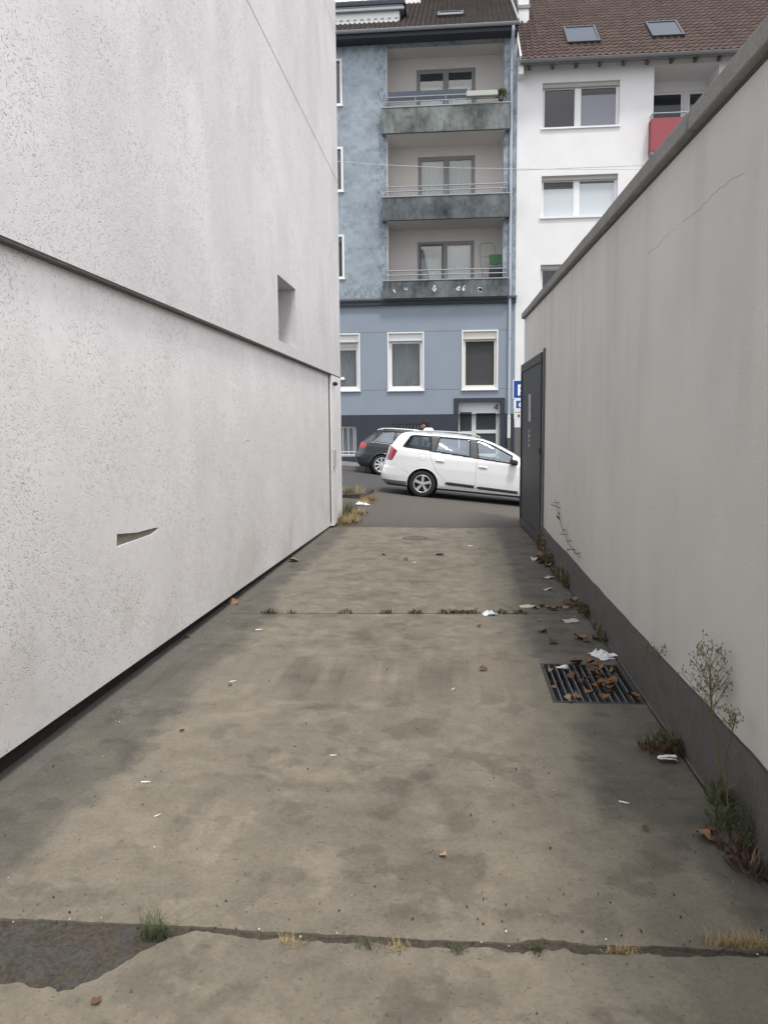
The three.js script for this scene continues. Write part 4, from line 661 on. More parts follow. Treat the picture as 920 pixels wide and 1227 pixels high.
{ // small round cover near the end of the lane
  const [x, z] = onG(497, 645); const t = thing('manhole_cover', 'small round iron cover sunk in the far concrete slab', 'manhole cover', [x, 0.004, z]);
  local('cover', [new THREE.CylinderGeometry(0.145, 0.145, 0.012, 28), ...[0.05, 0.1].map((r) => new THREE.TorusGeometry(r, 0.006, 5, 24).rotateX(Math.PI / 2).translate(0, 0.007, 0))], std(0.15, 0.125, 0.10, 0.8, {}), t);
  local('ring', new THREE.TorusGeometry(0.162, 0.012, 6, 32).rotateX(Math.PI / 2).scale(1, 0.8, 1), std(0.13, 0.115, 0.10, 0.85), t);
}

/* ------------------------------------------------------------------ cars */
const interp = (tab, h) => { if (h <= tab[0][0]) return tab[0][1]; for (let i = 1; i < tab.length; i++) if (h <= tab[i][0]) { const [a, A] = tab[i - 1], [b, B] = tab[i]; const t = (h - a) / (b - a); return lerp(A, B, t); } return tab[tab.length - 1][1]; };
const inPoly = (pl, x, y) => { let c = false; for (let i = 0, j = pl.length - 1; i < pl.length; j = i++) { const [xi, yi] = pl[i], [xj, yj] = pl[j]; if ((yi > y) !== (yj > y) && x < (xj - xi) * (y - yi) / (yj - yi) + xi) c = !c; } return c; };
function smoothTab(tab) { const o = []; const n = 240, a = tab[0][0], b = tab[tab.length - 1][0]; const raw = []; for (let i = 0; i <= n; i++) raw.push(interp(tab, lerp(a, b, i / n))); for (let i = 0; i <= n; i++) { let s = 0, w = 0; const R = Math.min(5, i, n - i); for (let k = -R; k <= R; k++) { s += raw[i + k]; w++; } o.push([lerp(a, b, i / n), s / w]); } return o; }
function buildCar(cfg, t) {
  const SR = smoothTab(cfg.sr), SF = smoothTab(cfg.sf), HW = smoothTab(cfg.w), n = cfg.n || 7;
  const hs = []; { let h = cfg.h0; while (h < cfg.h1 - 0.09) { hs.push(h); h += 0.0145; } for (let i = 0; i <= 14; i++) hs.push(lerp(h, cfg.h1, Math.sin(i / 14 * Math.PI / 2))); }
  // unit plan outline, even arc length
  const raw = []; for (let i = 0; i <= 4000; i++) { const a = i / 4000 * 2 * Math.PI, c = Math.cos(a), s = Math.sin(a); raw.push([Math.sign(c) * Math.pow(Math.abs(c), 2 / n), Math.sign(s) * Math.pow(Math.abs(s), 2 / n)]); }
  const N = 620, len = [0]; for (let i = 1; i < raw.length; i++) len.push(len[i - 1] + Math.hypot((raw[i][0] - raw[i - 1][0]) * 2.2, (raw[i][1] - raw[i - 1][1]) * 0.86));
  const unit = []; let q = 0; for (let i = 0; i < N; i++) { const L = len[len.length - 1] * i / N; while (len[q + 1] < L) q++; const f = (L - len[q]) / (len[q + 1] - len[q] || 1); unit.push([lerp(raw[q][0], raw[q + 1][0], f), lerp(raw[q][1], raw[q + 1][1], f)]); }
  const sideW = (s, h) => { const a = interp(SR, h), b = interp(SF, h), u = clamp((s - (a + b) / 2) / ((b - a) / 2), -1, 1); return interp(HW, h) * Math.pow(1 - Math.pow(Math.abs(u), n), 1 / n); };
  const P = [];
  for (const h of hs) { const a = interp(SR, h), b = interp(SF, h), w = interp(HW, h); for (const [cx, cw] of unit) P.push((a + b) / 2 + (b - a) / 2 * cx, h, w * cw); }
  const nr = hs.length, I = []; for (let j = 0; j < nr - 1; j++) for (let i = 0; i < N; i++) { const i2 = (i + 1) % N, a = j * N + i, b = j * N + i2, c = a + N, d = b + N; I.push(a, c, b, b, c, d); }
  const g = new THREE.BufferGeometry(); g.setAttribute('position', new THREE.Float32BufferAttribute(P, 3)); g.setIndex(I); g.computeVertexNormals();
  const NR = g.attributes.normal, regions = {};
  for (let k = 0; k < I.length; k += 6) {
    const a = I[k], d = I[k + 5]; const s = (P[3 * a] + P[3 * d]) / 2, h = (P[3 * a + 1] + P[3 * d + 1]) / 2, w = (P[3 * a + 2] + P[3 * d + 2]) / 2;
    const nx = NR.getX(a), nz = NR.getZ(a); const side = Math.abs(w) > 0.55 * interp(HW, h) && Math.abs(nz) > Math.abs(nx) * 0.6;
    let id = cfg.region(s, h, w, nx, nz, side, interp(HW, h)); if (!id) continue; if (['rd', 'fd', 'qw', 'rw', 'fw', 'light', 'band', 'fuel'].includes(id)) id += w > 0 ? '+' : '-';
    (regions[id] = regions[id] || []).push(I[k], I[k + 1], I[k + 2], I[k + 3], I[k + 4], I[k + 5]);
  }
  const geoOf = (idx, inset = 0) => { const map = new Map(), p = [], nn = [], ii = []; for (const v of idx) { if (!map.has(v)) { map.set(v, p.length / 3); p.push(P[3 * v] - NR.getX(v) * inset, P[3 * v + 1] - NR.getY(v) * inset, P[3 * v + 2] - NR.getZ(v) * inset); nn.push(NR.getX(v), NR.getY(v), NR.getZ(v)); } ii.push(map.get(v)); } const o = new THREE.BufferGeometry(); o.setAttribute('position', new THREE.Float32BufferAttribute(p, 3)); o.setAttribute('normal', new THREE.Float32BufferAttribute(nn, 3)); o.setIndex(ii); return o; };
  const made = {};
  for (const [id, idx] of Object.entries(regions)) { const pd = cfg.parts[id.replace(/[+-]$/, '')]; made[id] = local(pd[0], geoOf(idx, pd[3] || 0), pd[1], t); }
  { const idx = []; for (const [id, ix] of Object.entries(regions)) if (/^(body|band)/.test(id)) for (let k = 0; k < ix.length; k += 6) if (P[3 * ix[k] + 1] > 0.98) idx.push(...ix.slice(k, k + 6)); local('headlining', geoOf(idx, 0.02), std(0.10, 0.10, 0.10, 0.95), t); }
  // strip of trim following a polyline on both sides
  const along = (pts, r, out, step = 0.03) => { const res = []; for (const sg of [-1, 1]) { const q = []; for (let i = 0; i + 1 < pts.length; i++) { const L = Math.hypot(pts[i + 1][0] - pts[i][0], pts[i + 1][1] - pts[i][1]), m = Math.max(1, Math.round(L / step)); for (let k = 0; k < m; k++) { const s = lerp(pts[i][0], pts[i + 1][0], k / m), h = lerp(pts[i][1], pts[i + 1][1], k / m); q.push(V3(s, h, sg * (sideW(s, h) + out))); } } const e = pts[pts.length - 1]; q.push(V3(e[0], e[1], sg * (sideW(...e) + out))); res.push(new THREE.TubeGeometry(new THREE.CatmullRomCurve3(q, false, 'catmullrom', 0.1), q.length * 2, r, 6, false)); } return res; };
  return { sideW, along, made };
}
function wheel(t, s, r, z, spokes, rimR, mats) {
  const sg = Math.sign(z); const ty = new THREE.LatheGeometry([[rimR - 0.01, -0.085], [rimR + 0.02, -0.092], [r - 0.035, -0.096], [r - 0.008, -0.08], [r, -0.06], [r, 0.06], [r - 0.008, 0.08], [r - 0.035, 0.096], [rimR + 0.02, 0.092], [rimR - 0.01, 0.085]].map((p) => new THREE.Vector2(...p)), 40);
  ty.rotateX(Math.PI / 2); const w = local('wheel', ty, M.rubber, t); w.position.set(s, r, z);
  const rim = [new THREE.TorusGeometry(rimR - 0.008, 0.012, 8, 40).translate(0, 0, sg * 0.082), new THREE.CylinderGeometry(0.036, 0.042, 0.03, 16).rotateX(Math.PI / 2).translate(0, 0, sg * 0.078)];
  for (let k = 0; k < spokes; k++) { const wd = spokes > 6 ? 0.028 : 0.040; const sh = new THREE.Shape([[0.02, -wd * 0.5], [rimR - 0.01, -wd * 0.85], [rimR - 0.01, wd * 0.85], [0.02, wd * 0.5]].map((p) => new THREE.Vector2(...p))); const e = new THREE.ExtrudeGeometry(sh, { depth: 0.018, bevelEnabled: true, bevelSize: 0.004, bevelThickness: 0.004, bevelSegments: 1 }); e.translate(0, 0, 0.058); if (sg < 0) e.rotateY(Math.PI); e.rotateZ(k / spokes * 2 * Math.PI + 0.3); rim.push(e); }
  local('rim', rim, mats, w); local('brake_disc', new THREE.CylinderGeometry(rimR - 0.012, rimR - 0.012, 0.02, 32).rotateX(Math.PI / 2).translate(0, 0, sg * 0.02), M.black, w);
  local('wheel_well', [new THREE.CylinderGeometry(r + 0.06, r + 0.06, 0.30, 32, 1, true).rotateX(Math.PI / 2).translate(s, r, z - sg * 0.07), new THREE.CylinderGeometry(r + 0.06, r + 0.06, 0.01, 32).rotateX(Math.PI / 2).translate(s, r, z - sg * 0.2)], M.black, t);
}
const paint = (r, g, b, m = 0) => new THREE.MeshPhysicalMaterial({ color: RGB(r, g, b), roughness: 0.35, metalness: m, clearcoat: 1, clearcoatRoughness: 0.05, side: THREE.DoubleSide });
const carGlass = new THREE.MeshPhysicalMaterial({ color: RGB(0.86, 0.95, 0.94), roughness: 0.02, transmission: 1, thickness: 0, ior: 2.7, side: THREE.DoubleSide });
const carGlassDark = new THREE.MeshPhysicalMaterial({ color: RGB(0.36, 0.43, 0.42), roughness: 0.02, transmission: 1, thickness: 0, ior: 1.6, side: THREE.DoubleSide });
const tailRed = new THREE.MeshPhysicalMaterial({ color: RGB(0.30, 0.006, 0.02), roughness: 0.15, clearcoat: 1, side: THREE.DoubleSide });
const plasticDark = std(0.028, 0.028, 0.03, 0.6), alloy = std(0.62, 0.62, 0.63, 0.35, { metalness: 0.6 }), cloth = std(0.05, 0.052, 0.055, 0.95);
function seats(t, list) { for (const [s, w, h0] of list) { local('seat', [new RoundedBoxGeometry(0.5, 0.14, 0.5, 2, 0.05).translate(s + 0.22, h0 + 0.02, w), new RoundedBoxGeometry(0.14, 0.6, 0.5, 2, 0.05).rotateZ(0.22).translate(s - 0.1, h0 + 0.32, w), new RoundedBoxGeometry(0.1, 0.18, 0.28, 2, 0.04).rotateZ(0.15).translate(s - 0.19, h0 + 0.72, w)], cloth, t); } }

{ // white estate
  const zc = -18.47 - 0.86, [x0] = onZ(504.2, 595.8, -18.5);
  const t = thing('estate_car', 'white estate car with roof rails parked on the sloping road', 'car', [x0, roadY(x0), zc]); t.rotation.z = -Math.atan(0.1);
  const white = paint(0.80, 0.81, 0.82);
  const qw = [[-0.52, 1.125], [-0.375, 1.375], [-0.30, 1.395], [0.10, 1.405], [0.14, 1.10]], rw = [[0.225, 1.085], [0.295, 1.405], [0.99, 1.415], [1.035, 1.035]], fw = [[1.225, 1.02], [1.155, 1.41], [1.30, 1.40], [1.53, 1.325], [1.75, 1.235], [1.985, 1.13], [1.95, 0.975]];
  const band = [[-0.52, 1.10], [-0.36, 1.41], [0.1, 1.43], [1.2, 1.43], [1.55, 1.345], [2.02, 1.14], [1.97, 0.955]];
  const rd = [[0.10, 1.075], [0.13, 0.93], [0.30, 0.62], [0.52, 0.44], [0.60, 0.33], [1.205, 0.315], [1.175, 1.02]], fd = [[1.195, 1.02], [1.225, 0.315], [2.22, 0.30], [2.2, 0.95], [1.99, 0.965]];
  const light = [[-1.1, 0.77], [-0.755, 0.775], [-0.645, 1.01], [-0.80, 1.115], [-1.1, 1.10]];
  const fuel = [[-0.13, 0.85], [-0.14, 1.0], [0.045, 0.995], [0.05, 0.855]];
  const near = (pl, s, h, e) => { for (let i = 0; i < pl.length; i++) { const [ax, ay] = pl[i], [bx2, by] = pl[(i + 1) % pl.length]; const dx = bx2 - ax, dy = by - ay, k = clamp(((s - ax) * dx + (h - ay) * dy) / (dx * dx + dy * dy)); if (Math.hypot(s - ax - k * dx, h - ay - k * dy) < e) return true; } return false; };
  const { sideW, along, made } = buildCar({
    h0: 0.20, h1: 1.52,
    sr: [[0.20, -0.86], [0.28, -0.96], [0.36, -1.0], [0.46, -1.015], [0.62, -0.985], [0.66, -0.955], [0.78, -0.94], [1.10, -0.87], [1.36, -0.70], [1.42, -0.62], [1.47, -0.50], [1.52, -0.1]],
    sf: [[0.20, 3.30], [0.34, 3.44], [0.52, 3.45], [0.68, 3.40], [0.78, 3.26], [0.86, 3.0], [0.95, 2.6], [1.02, 2.36], [1.10, 2.24], [1.18, 2.10], [1.32, 1.78], [1.42, 1.50], [1.48, 1.18], [1.52, 0.75]],
    w: [[0.20, 0.80], [0.30, 0.845], [0.45, 0.86], [0.70, 0.865], [0.92, 0.855], [1.04, 0.825], [1.25, 0.735], [1.40, 0.665], [1.45, 0.625], [1.485, 0.54], [1.505, 0.40], [1.52, 0.05]],
    region: (s, h, w, nx, nz, side, W) => {
      if (side) {
        for (const c of [0, 2.634]) if (Math.hypot(s - c, h - 0.305) < 0.365) return null;
        if (inPoly(qw, s, h)) return 'qw'; if (inPoly(rw, s, h)) return 'rw'; if (inPoly(fw, s, h)) return 'fw';
        if (inPoly(light, s, h)) return 'light';
        if (inPoly(band, s, h) && !(s < 0.1 && s > -0.6 && false)) { if (s > 0.08 && s < 1.26) return 'band'; if (near(fw, s, h, 0.022) || near(qw, s, h, 0.016)) return 'band'; }
        if (inPoly(fuel, s, h)) return 'fuel';
        if (inPoly(rd, s, h)) return 'rd'; if (inPoly(fd, s, h)) return 'fd';
        if (h < 0.25) return 'sill'; if (h < 0.335 && s < -0.35) return 'valance';
        return 'body';
      }
      if (nx < 0 && h > 1.13 && h < 1.40 && Math.abs(w) < W * 0.84) return 'rearglass';
      if (nx < 0 && h > 0.77 && h < 1.11 && Math.abs(w) > W * 0.80 && s < 0) return 'light';
      if (nx > 0 && h > 1.08 && h < 1.44 && Math.abs(w) < W * 0.9 && s > 1) return 'windscreen';
      if (h < 0.335) return s < 0 ? 'valance' : 'sill';
      return 'body';
    },
    parts: { body: ['body', white], rd: ['door', white], fd: ['door', white], qw: ['side_window', carGlassDark, null, 0.008], rw: ['side_window', carGlass, null, 0.008], fw: ['side_window', carGlass, null, 0.008], light: ['tail_light', tailRed], band: ['pillar_trim', std(0.055, 0.055, 0.057, 0.5)], fuel: ['fuel_flap', white], sill: ['sill', plasticDark], valance: ['rear_valance', std(0.20, 0.195, 0.185, 0.8)], rearglass: ['rear_window', carGlassDark, null, 0.006], windscreen: ['windscreen', carGlass, null, 0.006] },
  }, t);
  for (const pl of [rd, [[1.185, 1.01], [1.215, 0.315]], [[2.2, 0.96], [2.22, 0.30]]]) for (const g of along(pl === rd ? [...rd.slice(0, 6)] : pl, 0.0032, -0.001, 0.05)) local('shut_line', g, std(0.10, 0.10, 0.10, 0.9), t);
  for (const g of along([[-0.13, 0.86], [-0.14, 0.99], [-0.12, 1.0], [0.035, 0.995], [0.045, 0.98], [0.05, 0.87], [0.03, 0.855], [-0.11, 0.85], [-0.13, 0.86]], 0.0026, -0.001, 0.05)) local('flap_line', g, std(0.25, 0.25, 0.25, 0.9), t);
  for (const g of along([[-0.97, 0.70], [-0.70, 0.66], [-0.45, 0.60], [-0.33, 0.52]], 0.0026, -0.001, 0.05)) local('bumper_line', g, std(0.25, 0.25, 0.25, 0.9), t);
  for (const pl of [qw, rw, fw]) for (const g of along([...pl, pl[0]], 0.015, -0.004, 0.04)) local('window_frame', g, M.black, t);
  local('belt_moulding', along([[-0.5, 1.112], [0.14, 1.085], [1.05, 1.02], [1.96, 0.962]], 0.007, 0.0, 0.06), M.black, t);
  for (const [a, b, h] of [[0.52, 1.19, 0.375], [1.24, 2.19, 0.345]]) { const strip = []; for (const sg of [-1, 1]) { const q = []; const nn = 12, p = [], ii = []; for (let i = 0; i <= nn; i++) { const s = lerp(a, b, i / nn), hh = h - 0.028 * (s - a); const k = Math.min(1, (i === 0 ? 0.3 : 1)); for (const [dh, o] of [[-0.034 * k, 0.0], [-0.028 * k, 0.016], [0.028 * k, 0.016], [0.034 * k, 0.0]]) p.push(s, hh + dh, sg * (sideW(s, hh + dh) + o)); } for (let i = 0; i < nn; i++) for (let j = 0; j < 3; j++) { const c = i * 4 + j; ii.push(c, c + 4, c + 1, c + 1, c + 4, c + 5); } const g = new THREE.BufferGeometry(); g.setAttribute('position', new THREE.Float32BufferAttribute(p, 3)); g.setIndex(ii); g.computeVertexNormals(); local('door_moulding', g, plasticDark, made[(a < 1 ? 'rd' : 'fd') + (sg > 0 ? '+' : '-')]); } }
  for (const [s, h, d] of [[0.36, 0.875, 'rd'], [1.35, 0.825, 'fd']]) for (const sg of [-1, 1]) { local('handle', new RoundedBoxGeometry(0.20, 0.035, 0.03, 2, 0.012).rotateZ(-0.03).translate(s, h, sg * (sideW(s, h) + 0.016)), white, made[d + (sg > 0 ? '+' : '-')]); local('handle_cup', new THREE.SphereGeometry(0.05, 10, 8).scale(1.3, 0.5, 0.15).translate(s, h - 0.006, sg * (sideW(s, h) + 0.001)), std(0.12, 0.12, 0.12, 0.6), made[d + (sg > 0 ? '+' : '-')]); }
  for (const sg of [-1, 1]) {
    local('roof_rail', [tube([[-0.28, 1.475, sg * 0.56], [-0.22, 1.50, sg * 0.56], [0.0, 1.525, sg * 0.56], [0.6, 1.55, sg * 0.56], [1.0, 1.545, sg * 0.56], [1.15, 1.52, sg * 0.56], [1.22, 1.49, sg * 0.56]], 0.016, 8, 40), bx(-0.02, 0.10, 1.49, 1.53, sg * 0.56 - 0.012, sg * 0.56 + 0.012)], std(0.45, 0.45, 0.46, 0.4), t);
    const m = local('mirror', [new RoundedBoxGeometry(0.17, 0.13, 0.20, 3, 0.05).rotateZ(-0.1).translate(2.03, 1.0, sg * 0.97), bx(1.97, 2.06, 0.955, 0.985, sg * 0.80 - 0.03, sg * 0.97), new THREE.BufferGeometry().setFromPoints([V3(1.90, 0.96, sg * 0.845), V3(2.06, 0.955, sg * 0.85), V3(1.99, 1.10, sg * 0.80)])], M.black, t);
    for (const s of [0, 2.634]) { const arch = new THREE.TorusGeometry(0.367, 0.014, 6, 40, Math.PI * 1.12).rotateZ(-0.06 * Math.PI); const p = arch.attributes.position; for (let i = 0; i < p.count; i++) { const S = p.getX(i) + s, Hh = p.getY(i) + 0.305; p.setXYZ(i, S, Hh, sg * (sideW(S, clamp(Hh, 0.21, 1)) - 0.004) + p.getZ(i)); } arch.computeVertexNormals(); local('arch_lip', arch, white, t); wheel(t, s, 0.308, sg * 0.755, 5, 0.205, alloy); }
  }
  local('underbody', bx(-0.8, 3.2, 0.20, 0.36, -0.5, 0.5), M.black, t);
  local('interior', [bx(0.42, 2.2, 0.30, 0.62, -0.78, 0.78), bx(-0.78, 0.4, 0.70, 0.86, -0.70, 0.70), bx(1.85, 2.3, 0.62, 0.98, -0.7, 0.7, 0.05), new THREE.TorusGeometry(0.18, 0.014, 6, 20).rotateY(Math.PI / 2 - 0.4).translate(1.72, 0.93, -0.38)], cloth, t);
  seats(t, [[1.15, 0.38, 0.62], [1.15, -0.38, 0.62], [0.28, 0.4, 0.62], [0.28, -0.4, 0.62]]);
}
{ // dark estate, further off
  const zc = -24.5 - 0.88, [x0] = onZ(456, 569.6, -24.5);
  const t = thing('estate_car', 'dark grey estate car with silver roof rails parked below the blue house', 'car', [x0, roadY(x0), zc]); t.rotation.z = -Math.atan(0.1);
  const grey = paint(0.045, 0.05, 0.06, 0.3);
  const qw = [[-0.36, 1.01], [-0.07, 1.32], [0.30, 1.36], [0.30, 0.985]], rw = [[0.36, 0.98], [0.36, 1.36], [1.05, 1.37], [1.10, 0.955]], fw = [[1.16, 0.955], [1.12, 1.37], [1.45, 1.33], [2.0, 1.08], [1.98, 0.93]];
  const light = [[-1.0, 0.76], [-0.56, 0.80], [-0.50, 0.90], [-0.62, 0.955], [-1.0, 0.95]];
  const { sideW, along, made } = buildCar({
    h0: 0.20, h1: 1.44,
    sr: [[0.20, -0.70], [0.30, -0.80], [0.48, -0.90], [0.60, -0.88], [0.66, -0.84], [0.94, -0.76], [1.0, -0.70], [1.30, -0.34], [1.36, -0.18], [1.40, 0.0], [1.44, 0.5]],
    sf: [[0.20, 3.55], [0.35, 3.66], [0.55, 3.66], [0.70, 3.5], [0.80, 3.1], [0.90, 2.6], [0.98, 2.35], [1.1, 2.1], [1.3, 1.6], [1.38, 1.3], [1.44, 0.8]],
    w: [[0.20, 0.82], [0.35, 0.87], [0.6, 0.885], [0.85, 0.875], [0.97, 0.84], [1.2, 0.73], [1.35, 0.64], [1.39, 0.57], [1.425, 0.42], [1.44, 0.05]],
    region: (s, h, w, nx, nz, side, W) => {
      if (side) {
        for (const c of [0, 2.65]) if (Math.hypot(s - c, h - 0.31) < 0.36) return null;
        if (inPoly(qw, s, h)) return 'qw'; if (inPoly(rw, s, h)) return 'rw'; if (inPoly(fw, s, h)) return 'fw';
        if (inPoly(light, s, h)) return 'light';
        if (h > 0.955 && h < 1.38 && s > -0.3 && s < 1.6 && h < 1.39) return 'band';
        if (h < 0.33) return 'sill'; return 'body';
      }
      if (nx < 0 && h > 1.0 && h < 1.34 && Math.abs(w) < W * 0.88) return 'rearglass';
      if (nx < 0 && h > 0.76 && h < 0.95 && Math.abs(w) > W * 0.62 && s < 0) return 'light';
      if (nx > 0 && h > 1.02 && h < 1.38 && Math.abs(w) < W * 0.9 && s > 1) return 'windscreen';
      if (h < 0.33) return 'sill'; return 'body';
    },
    parts: { body: ['body', grey], qw: ['side_window', carGlass, null, 0.006], rw: ['side_window', carGlass, null, 0.006], fw: ['side_window', carGlass, null, 0.006], light: ['tail_light', new THREE.MeshPhysicalMaterial({ color: RGB(0.42, 0.015, 0.02), roughness: 0.2, clearcoat: 1, side: THREE.DoubleSide })], band: ['pillar_trim', std(0.02, 0.02, 0.022, 0.3)], sill: ['sill', plasticDark], rearglass: ['rear_window', carGlassDark, null, 0.006], windscreen: ['windscreen', carGlass, null, 0.006] },
  }, t);
  for (const sg of [-1, 1]) { local('roof_rail', tube([[-0.25, 1.36, sg * 0.60], [-0.12, 1.42, sg * 0.60], [0.15, 1.445, sg * 0.60], [0.8, 1.46, sg * 0.60], [1.2, 1.43, sg * 0.60], [1.32, 1.39, sg * 0.6]], 0.019, 8, 40), std(0.72, 0.72, 0.73, 0.3, { metalness: 0.4 }), t); for (const s of [0, 2.65]) { const arch = new THREE.TorusGeometry(0.362, 0.016, 6, 40, Math.PI * 1.12).rotateZ(-0.06 * Math.PI); const p = arch.attributes.position; for (let i = 0; i < p.count; i++) { const S = p.getX(i) + s, Hh = p.getY(i) + 0.31; p.setXYZ(i, S, Hh, sg * (sideW(S, clamp(Hh, 0.21, 1)) - 0.002) + p.getZ(i)); } arch.computeVertexNormals(); local('arch_lip', arch, grey, t); wheel(t, s, 0.315, sg * 0.775, 9, 0.225, std(0.75, 0.75, 0.76, 0.35, { metalness: 0.3 })); } }
  for (const pl of [qw, rw, fw]) for (const g of along([...pl, pl[0]], 0.014, -0.004, 0.04)) local('window_frame', g, M.black, t);
  local('window_moulding', along([[-0.38, 0.99], [0.3, 0.965], [1.1, 0.94], [1.98, 0.915]], 0.010, 0.0, 0.06), std(0.6, 0.6, 0.6, 0.3), t);
  local('underbody', bx(-0.6, 3.3, 0.2, 0.36, -0.5, 0.5), M.black, t);
  local('interior', [bx(0.42, 2.2, 0.30, 0.62, -0.78, 0.78), bx(-0.62, 0.4, 0.70, 0.80, -0.70, 0.70), bx(1.85, 2.3, 0.62, 0.92, -0.7, 0.7, 0.05)], cloth, t);
  seats(t, [[1.15, 0.38, 0.52], [1.15, -0.38, 0.52], [0.28, 0.4, 0.52], [0.28, -0.4, 0.52]]);
}

/* ------------------------------------------------------------------ the man between the cars */
function blobMesh(res, size, center, f) {   // surface of f = 0 (f < 0 inside) on a grid round `center`
  const mc = new MarchingCubes(res, new THREE.MeshStandardMaterial(), false, false, 200000); mc.isolation = 0; const n = res, hf = res / 2;
  for (let k = 0; k < n; k++) for (let j = 0; j < n; j++) for (let i = 0; i < n; i++) mc.field[k * n * n + j * n + i] = -f(center[0] + (i - hf) / hf * size, center[1] + (j - hf) / hf * size, center[2] + (k - hf) / hf * size);
  mc.update(); const c = mc.count; const p = new Float32Array(c * 3); for (let i = 0; i < c * 3; i++) p[i] = mc.positionArray[i] * size + center[i % 3];
  let g = new THREE.BufferGeometry(); g.setAttribute('position', new THREE.BufferAttribute(p, 3)); g = mergeVertices(g, 1e-5); g.computeVertexNormals(); return g;
}
const cap = (a, b, ra, rb) => (x, y, z) => { const bxx = b[0] - a[0], by = b[1] - a[1], bz = b[2] - a[2]; const t = clamp(((x - a[0]) * bxx + (y - a[1]) * by + (z - a[2]) * bz) / (bxx * bxx + by * by + bz * bz)); return Math.hypot(x - a[0] - t * bxx, y - a[1] - t * by, z - a[2] - t * bz) - lerp(ra, rb, t); };
const smin = (a, b, k) => { const h = clamp(0.5 + 0.5 * (b - a) / k); return lerp(b, a, h) - k * h * (1 - h); };
{
  const [px] = onZ(512.5, 512, -20.95); const gy = roadY(px);
  const t = thing('person', 'man in black cap and white T-shirt standing behind the white car', 'person', [px, gy, -20.95]); t.rotation.y = -0.25; t.scale.setScalar(1.085);
  // local frame: faces -x
  const uni = (list, k) => (x, y, z) => { let d = list[0](x, y, z); for (let i = 1; i < list.length; i++) d = smin(d, list[i](x, y, z), k); return d; };
  const legs = [1, -1].flatMap((s) => [cap([0, 0.92, s * 0.09], [0.01, 0.50, s * 0.10], 0.085, 0.058), cap([0.01, 0.50, s * 0.10], [0.03, 0.09, s * 0.105], 0.058, 0.04), cap([0.03, 0.045, s * 0.105], [-0.13, 0.035, s * 0.12], 0.042, 0.036)]);
  const torso = [cap([0, 0.95, -0.06], [0, 0.95, 0.06], 0.115, 0.115), cap([0, 0.98, 0], [0.01, 1.22, 0], 0.125, 0.13), cap([0.01, 1.30, -0.09], [0.01, 1.30, 0.09], 0.115, 0.115), cap([0.015, 1.40, -0.15], [0.015, 1.40, 0.15], 0.062, 0.062)];
  const upper = [1, -1].map((s) => cap([0.015, 1.395, s * 0.185], [0.02, 1.13, s * 0.235], 0.052, 0.042));
  const fore = [1, -1].flatMap((s) => [cap([0.02, 1.13, s * 0.235], [-0.08, 0.89, s * 0.23], 0.040, 0.028), cap([-0.085, 0.88, s * 0.23], [-0.105, 0.81, s * 0.225], 0.036, 0.03)]);
  const fingers = [1, -1].flatMap((s) => [-0.028, -0.009, 0.010, 0.028].map((o, i) => cap([-0.108 + o, 0.80, s * 0.224], [-0.125 + o, 0.73 + 0.006 * Math.abs(i - 1.4), s * 0.212], 0.010, 0.008)).concat([cap([-0.128, 0.85, s * 0.224], [-0.148, 0.79, s * 0.208], 0.011, 0.009)]));
  const neck = [cap([0.015, 1.40, 0], [-0.06, 1.46, 0], 0.060, 0.056)];
  const all = (() => { const a = uni([...legs, ...torso, ...upper, ...fore, ...neck], 0.035), b = uni(fingers, 0.006); return (x, y, z) => smin(a(x, y, z), b(x, y, z), 0.012); })();
  const body = blobMesh(120, 0.93, [0, 0.8, 0], all);
  const ell = (c, r) => (x, y, z) => { const k = Math.hypot((x - c[0]) / r[0], (y - c[1]) / r[1], (z - c[2]) / r[2]); return (k - 1) * Math.min(...r); };
  const headF = (() => { const a = uni([ell([0.015, 1.665, 0], [0.098, 0.105, 0.076]), ell([-0.022, 1.60, 0], [0.066, 0.075, 0.058]), cap([0.0, 1.49, 0], [0.005, 1.57, 0], 0.054, 0.056)], 0.03), nose = cap([-0.078, 1.645, 0], [-0.105, 1.612, 0], 0.010, 0.015), ears = [1, -1].map((s) => ell([0.015, 1.63, s * 0.078], [0.018, 0.033, 0.010])), brow = cap([-0.075, 1.665, -0.03], [-0.075, 1.665, 0.03], 0.014, 0.014), lips = cap([-0.083, 1.580, -0.018], [-0.083, 1.580, 0.018], 0.008, 0.008), eyes = [1, -1].map((s) => ell([-0.078, 1.643, s * 0.03], [0.014, 0.012, 0.017])); return (x, y, z) => { let d = a(x, y, z); d = smin(d, nose(x, y, z), 0.012); d = smin(d, brow(x, y, z), 0.015); d = smin(d, lips(x, y, z), 0.008); for (const e of ears) d = smin(d, e(x, y, z), 0.008); const sock = Math.min(...eyes.map((e) => e(x, y, z))); return Math.max(d, -sock - 0.004); }; })();
  const head = blobMesh(72, 0.17, [-0.01, 1.63, 0], headF); head.translate(-0.075, -0.115, 0);
  local('body', merge([body, head]), std(0.42, 0.24, 0.17, 0.6), t);
  for (const s of [1, -1]) local('eye', new THREE.SphereGeometry(0.011, 10, 8).translate(-0.147, 1.528, s * 0.03), std(0.25, 0.22, 0.2, 0.3), t);
  const shirtF = uni([...torso, ...upper.map((_, i) => { const s = i ? -1 : 1; return cap([0.015, 1.395, s * 0.185], [0.02, 1.20, s * 0.222], 0.056, 0.056); })], 0.04);
  local('shirt', blobMesh(84, 0.42, [0, 1.16, 0], (x, y, z) => Math.max(shirtF(x, y, z) - 0.013, 0.88 - y, y - 1.475)), std(0.78, 0.79, 0.8, 0.9), t);
  const trF = uni([...legs.filter((_, i) => i % 3 < 2), torso[0]], 0.035);
